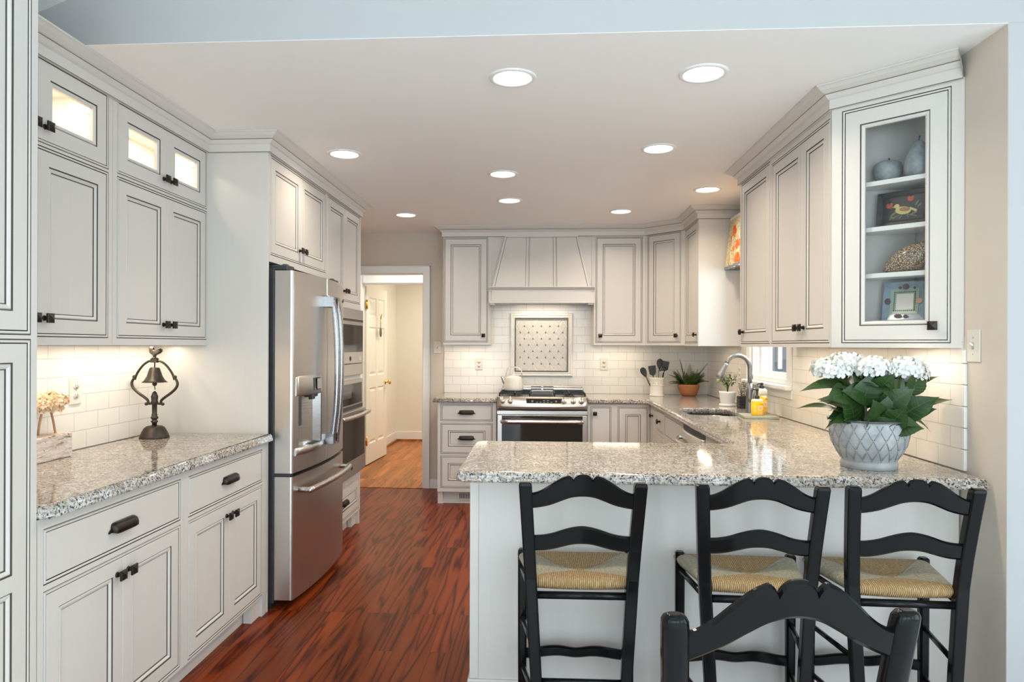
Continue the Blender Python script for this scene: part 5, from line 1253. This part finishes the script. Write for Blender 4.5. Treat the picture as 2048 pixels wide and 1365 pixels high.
def interp(T, u):
    for (a, za), (b, zb) in zip(T, T[1:]):
        if u <= b+1e-9:
            i = T.index((a, za)); p_, n_ = T[max(0, i-1)], T[min(len(T)-1, i+2)]; h = b-a; t = (u-a)/h
            ma = (zb-p_[1])/(b-p_[0])*h; mb = (n_[1]-za)/(n_[0]-a)*h
            if abs(abs(a)-.18) < 1e-6: ma = (zb-za)*1.6
            if abs(abs(b)-.18) < 1e-6: mb = (zb-za)*1.6
            return (2*t**3-3*t*t+1)*za+(t**3-2*t*t+t)*ma+(3*t*t-2*t**3)*zb+(t**3-t*t)*mb
    return T[-1][1]
def slat(x0, x1, yc, z, T, B, th, bowy, k=1.0, n=64, sl=0.0):
    m = M(); L = []; us = sorted({*[-1+2*i/n for i in range(n+1)], *[a for a, _ in T]})
    for u in us:
        x = (x0+x1)/2+(x1-x0)/2*u; y = yc+bowy*(1-u*u); t_, b_ = z+interp(T, u)*k, z+interp(B, u)*k; r = th*.3
        L.append([(x, y+o_+sl*(q-z), q) for o_, q in ((-th/2,b_+r),(-th/2,t_-r),(-th*.2,t_),(th*.2,t_),(th/2,t_-r),(th/2,b_+r),(th*.2,b_),(-th*.2,b_))])
    m.loft(L, 0, False, True, True); return m
def ladder_seat(name, label, cat, group, sh, zt, hb0, hbs, hbt, hf, dep, lean, pw, crest_z, slats, th, k, roundtop):
    # local y=0 at the rear legs on the floor, +y towards the front; zt = post top
    t = thing(name, (0,0,0), 0, label, cat, group)
    def post_c(s_, z):
        hx = hb0+(hbt-hb0)*(z/zt); y = 0 if z < sh else -lean*((z-sh)/(zt-sh))**1.25
        return s_*hx, y
    for s_ in (-1, 1):
        m = M(); L = []
        zs = [0, sh*.5, sh, sh+(zt-sh)*.3, sh+(zt-sh)*.6, zt-.03, zt-.012, zt-.004, zt]
        for z in zs:
            x, y = post_c(s_, z); f = 1 if z < zt-.02 else (.96 if z < zt-.008 else (.80 if z < zt-.001 else .45)); f = f if roundtop else (1 if z < zt-.008 else (.92 if z < zt-.001 else .7))
            w, d = pw*.5*f*(.86+.14*z/zt), pw*.42*f*(.9+.1*z/zt); c_ = .42 if roundtop else .22
            L.append([(x-w*(1-c_),y-d,z),(x+w*(1-c_),y-d,z),(x+w,y-d*(1-c_),z),(x+w,y+d*(1-c_),z),(x+w*(1-c_),y+d,z),(x-w*(1-c_),y+d,z),(x-w,y+d*(1-c_),z),(x-w,y-d*(1-c_),z)])
        m.loft(L, 0, bool(roundtop), True, True); m.build('rear_post', BLACK, t, bev=0 if roundtop else .003)
        m = M(); x1, y1 = s_*(hf-pw*.4), dep; f = pw*.40
        m.loft([[(x1*.98+a*f*q, y1+b*f*q, z) for a, b in ((-.6,-1),(.6,-1),(1,-.6),(1,.6),(.6,1),(-.6,1),(-1,.6),(-1,-.6))] for z, q in ((0,.85),(sh*.5,.95),(sh-.03,1),(sh+.004,1),(sh+.010,.7))], 0, False, True, True); m.build('front_leg', BLACK, t)
        hx = lambda z: post_c(s_, z)[0]
        for z in ((sh*.60, sh*.31) if sh > .5 else (sh*.55, sh*.28)):
            m = M(); m.tube([(hx(z), 0, z), (s_*(hf-pw*.4)*.99, dep, z)], [.009,.009], 10); m.build('side_stretcher', BLACK, t)
        m = M(); m.tube([(hx(sh-.045), 0, sh-.052), (s_*(hf-pw*.4), dep, sh-.052)], [.010,.010], 10); m.build('seat_rail', BLACK, t)
    m = M(); m.tube([(-hbs, 0, sh-.055), (hbs, 0, sh-.055)], .0125, 12); m.build('seat_rail', BLACK, t)
    m = M(); m.tube([(-hf+.02, dep, sh-.052), (hf-.02, dep, sh-.052)], .0115, 12); m.build('seat_rail', BLACK, t)
    x_ = post_c(1, sh*.44)[0]; m = M(); m.tube([(-x_, 0, sh*.44), (x_, 0, sh*.44)], .010, 10); m.build('rear_stretcher', BLACK, t)
    x1 = (hf-pw*.4)*.985
    for z in (sh*.405, ): slat(-x1, x1, dep, z, RUNG_T, RUNG_B, .018, 0, k).build('front_stretcher', BLACK, t)
    x, y = post_c(1, crest_z); slat(-x+pw*.3, x-pw*.3, y, crest_z, [(u, z_*1.33 if roundtop else z_*1.17+.008) for u, z_ in CREST_T], [(u, z_+(.030 if roundtop else .009)*(1-u*u)) for u, z_ in CREST_B], th, -.012, k, sl=(post_c(1, crest_z)[1]-post_c(1, crest_z-.06)[1])/.06).build('crest_rail', BLACK, t)
    for z in slats:
        x, y = post_c(1, z); slat(-x+pw*.3, x-pw*.3, y, z, [(u, z_*1.05+.012) for u, z_ in SLAT_T], SLAT_B, th, -.012, k, sl=(post_c(1, z)[1]-post_c(1, z-.04)[1])/.04).build('back_slat', BLACK, t)
    # rush seat: trapezoid cushion wrapped round the rails, dipping to the middle
    m = M(); n = 24; h_ = .019; Ls = []
    def ring(ins, z, dip=0):
        fx, bx, y0, y1 = hf-.004-ins, hbs-.016-ins, .008+ins, dep+.016-ins; P = []
        for i in range(n): u = i/n; P.append((-bx+2*bx*u, y0))
        for i in range(n): u = i/n; P.append((bx+(fx-bx)*u, y0+(y1-y0)*u))
        for i in range(n): u = i/n; P.append((fx-2*fx*u, y1))
        for i in range(n): u = i/n; P.append((-fx+(fx-bx)*u, y1+(y0-y1)*u))
        return [(x, y-.012*(1-(x/max(.05,bx))**2)*(y < y0+.002)*(ins < .03), z-sh) for x, y in P]
    prof = [(.030,-h_*2.1),(.010,-h_*2.0),(.0,-h_*1.3),(-.003,-h_*.8),(.001,-h_*.3),(.012,.0),(.03,.004),(.07,.000),(.11,-.006),(.145,-.010)]
    m.loft([ring(i, sh+z) for i, z in prof], 0, True, True, True)
    o = m.build('rush_seat', RUSH, t); o.location = (0,0,sh)
    return t
SG_ = 'black ladder-back bar stools at the peninsula'
st1 = ladder_seat('bar_stool', 'black ladder-back bar stool with rush seat, leftmost at the peninsula', 'bar stool', SG_, .603, .930, .131, .174, .184, .217, .290, .055, .042, .884, (.737,), .021, 1.0, False)
st1.location = (.127, 2.255, 0); st1.rotation_euler = (0, 0, .015)
for (x, y, rz), lb in zip(((.690, 2.255, -.03), (1.155, 2.255, -.03)), ('black ladder-back bar stool with rush seat, middle of the three at the peninsula', 'black ladder-back bar stool with rush seat, nearest the right wall')):
    s2 = copy_tree(st1); s2.location = (x, y, 0); s2.rotation_euler = (0, 0, rz); s2['label'] = lb
ch = ladder_seat('dining_chair', 'black ladder-back dining chair in the foreground, seen from behind', 'chair', None, .455, .877, .165, .195, .219, .235, .42, .07, .048, .838, (.655, .53), .022, 1.42, True)
ch.location = (.452, 1.365, 0); ch.rotation_euler = (0, 0, .11)
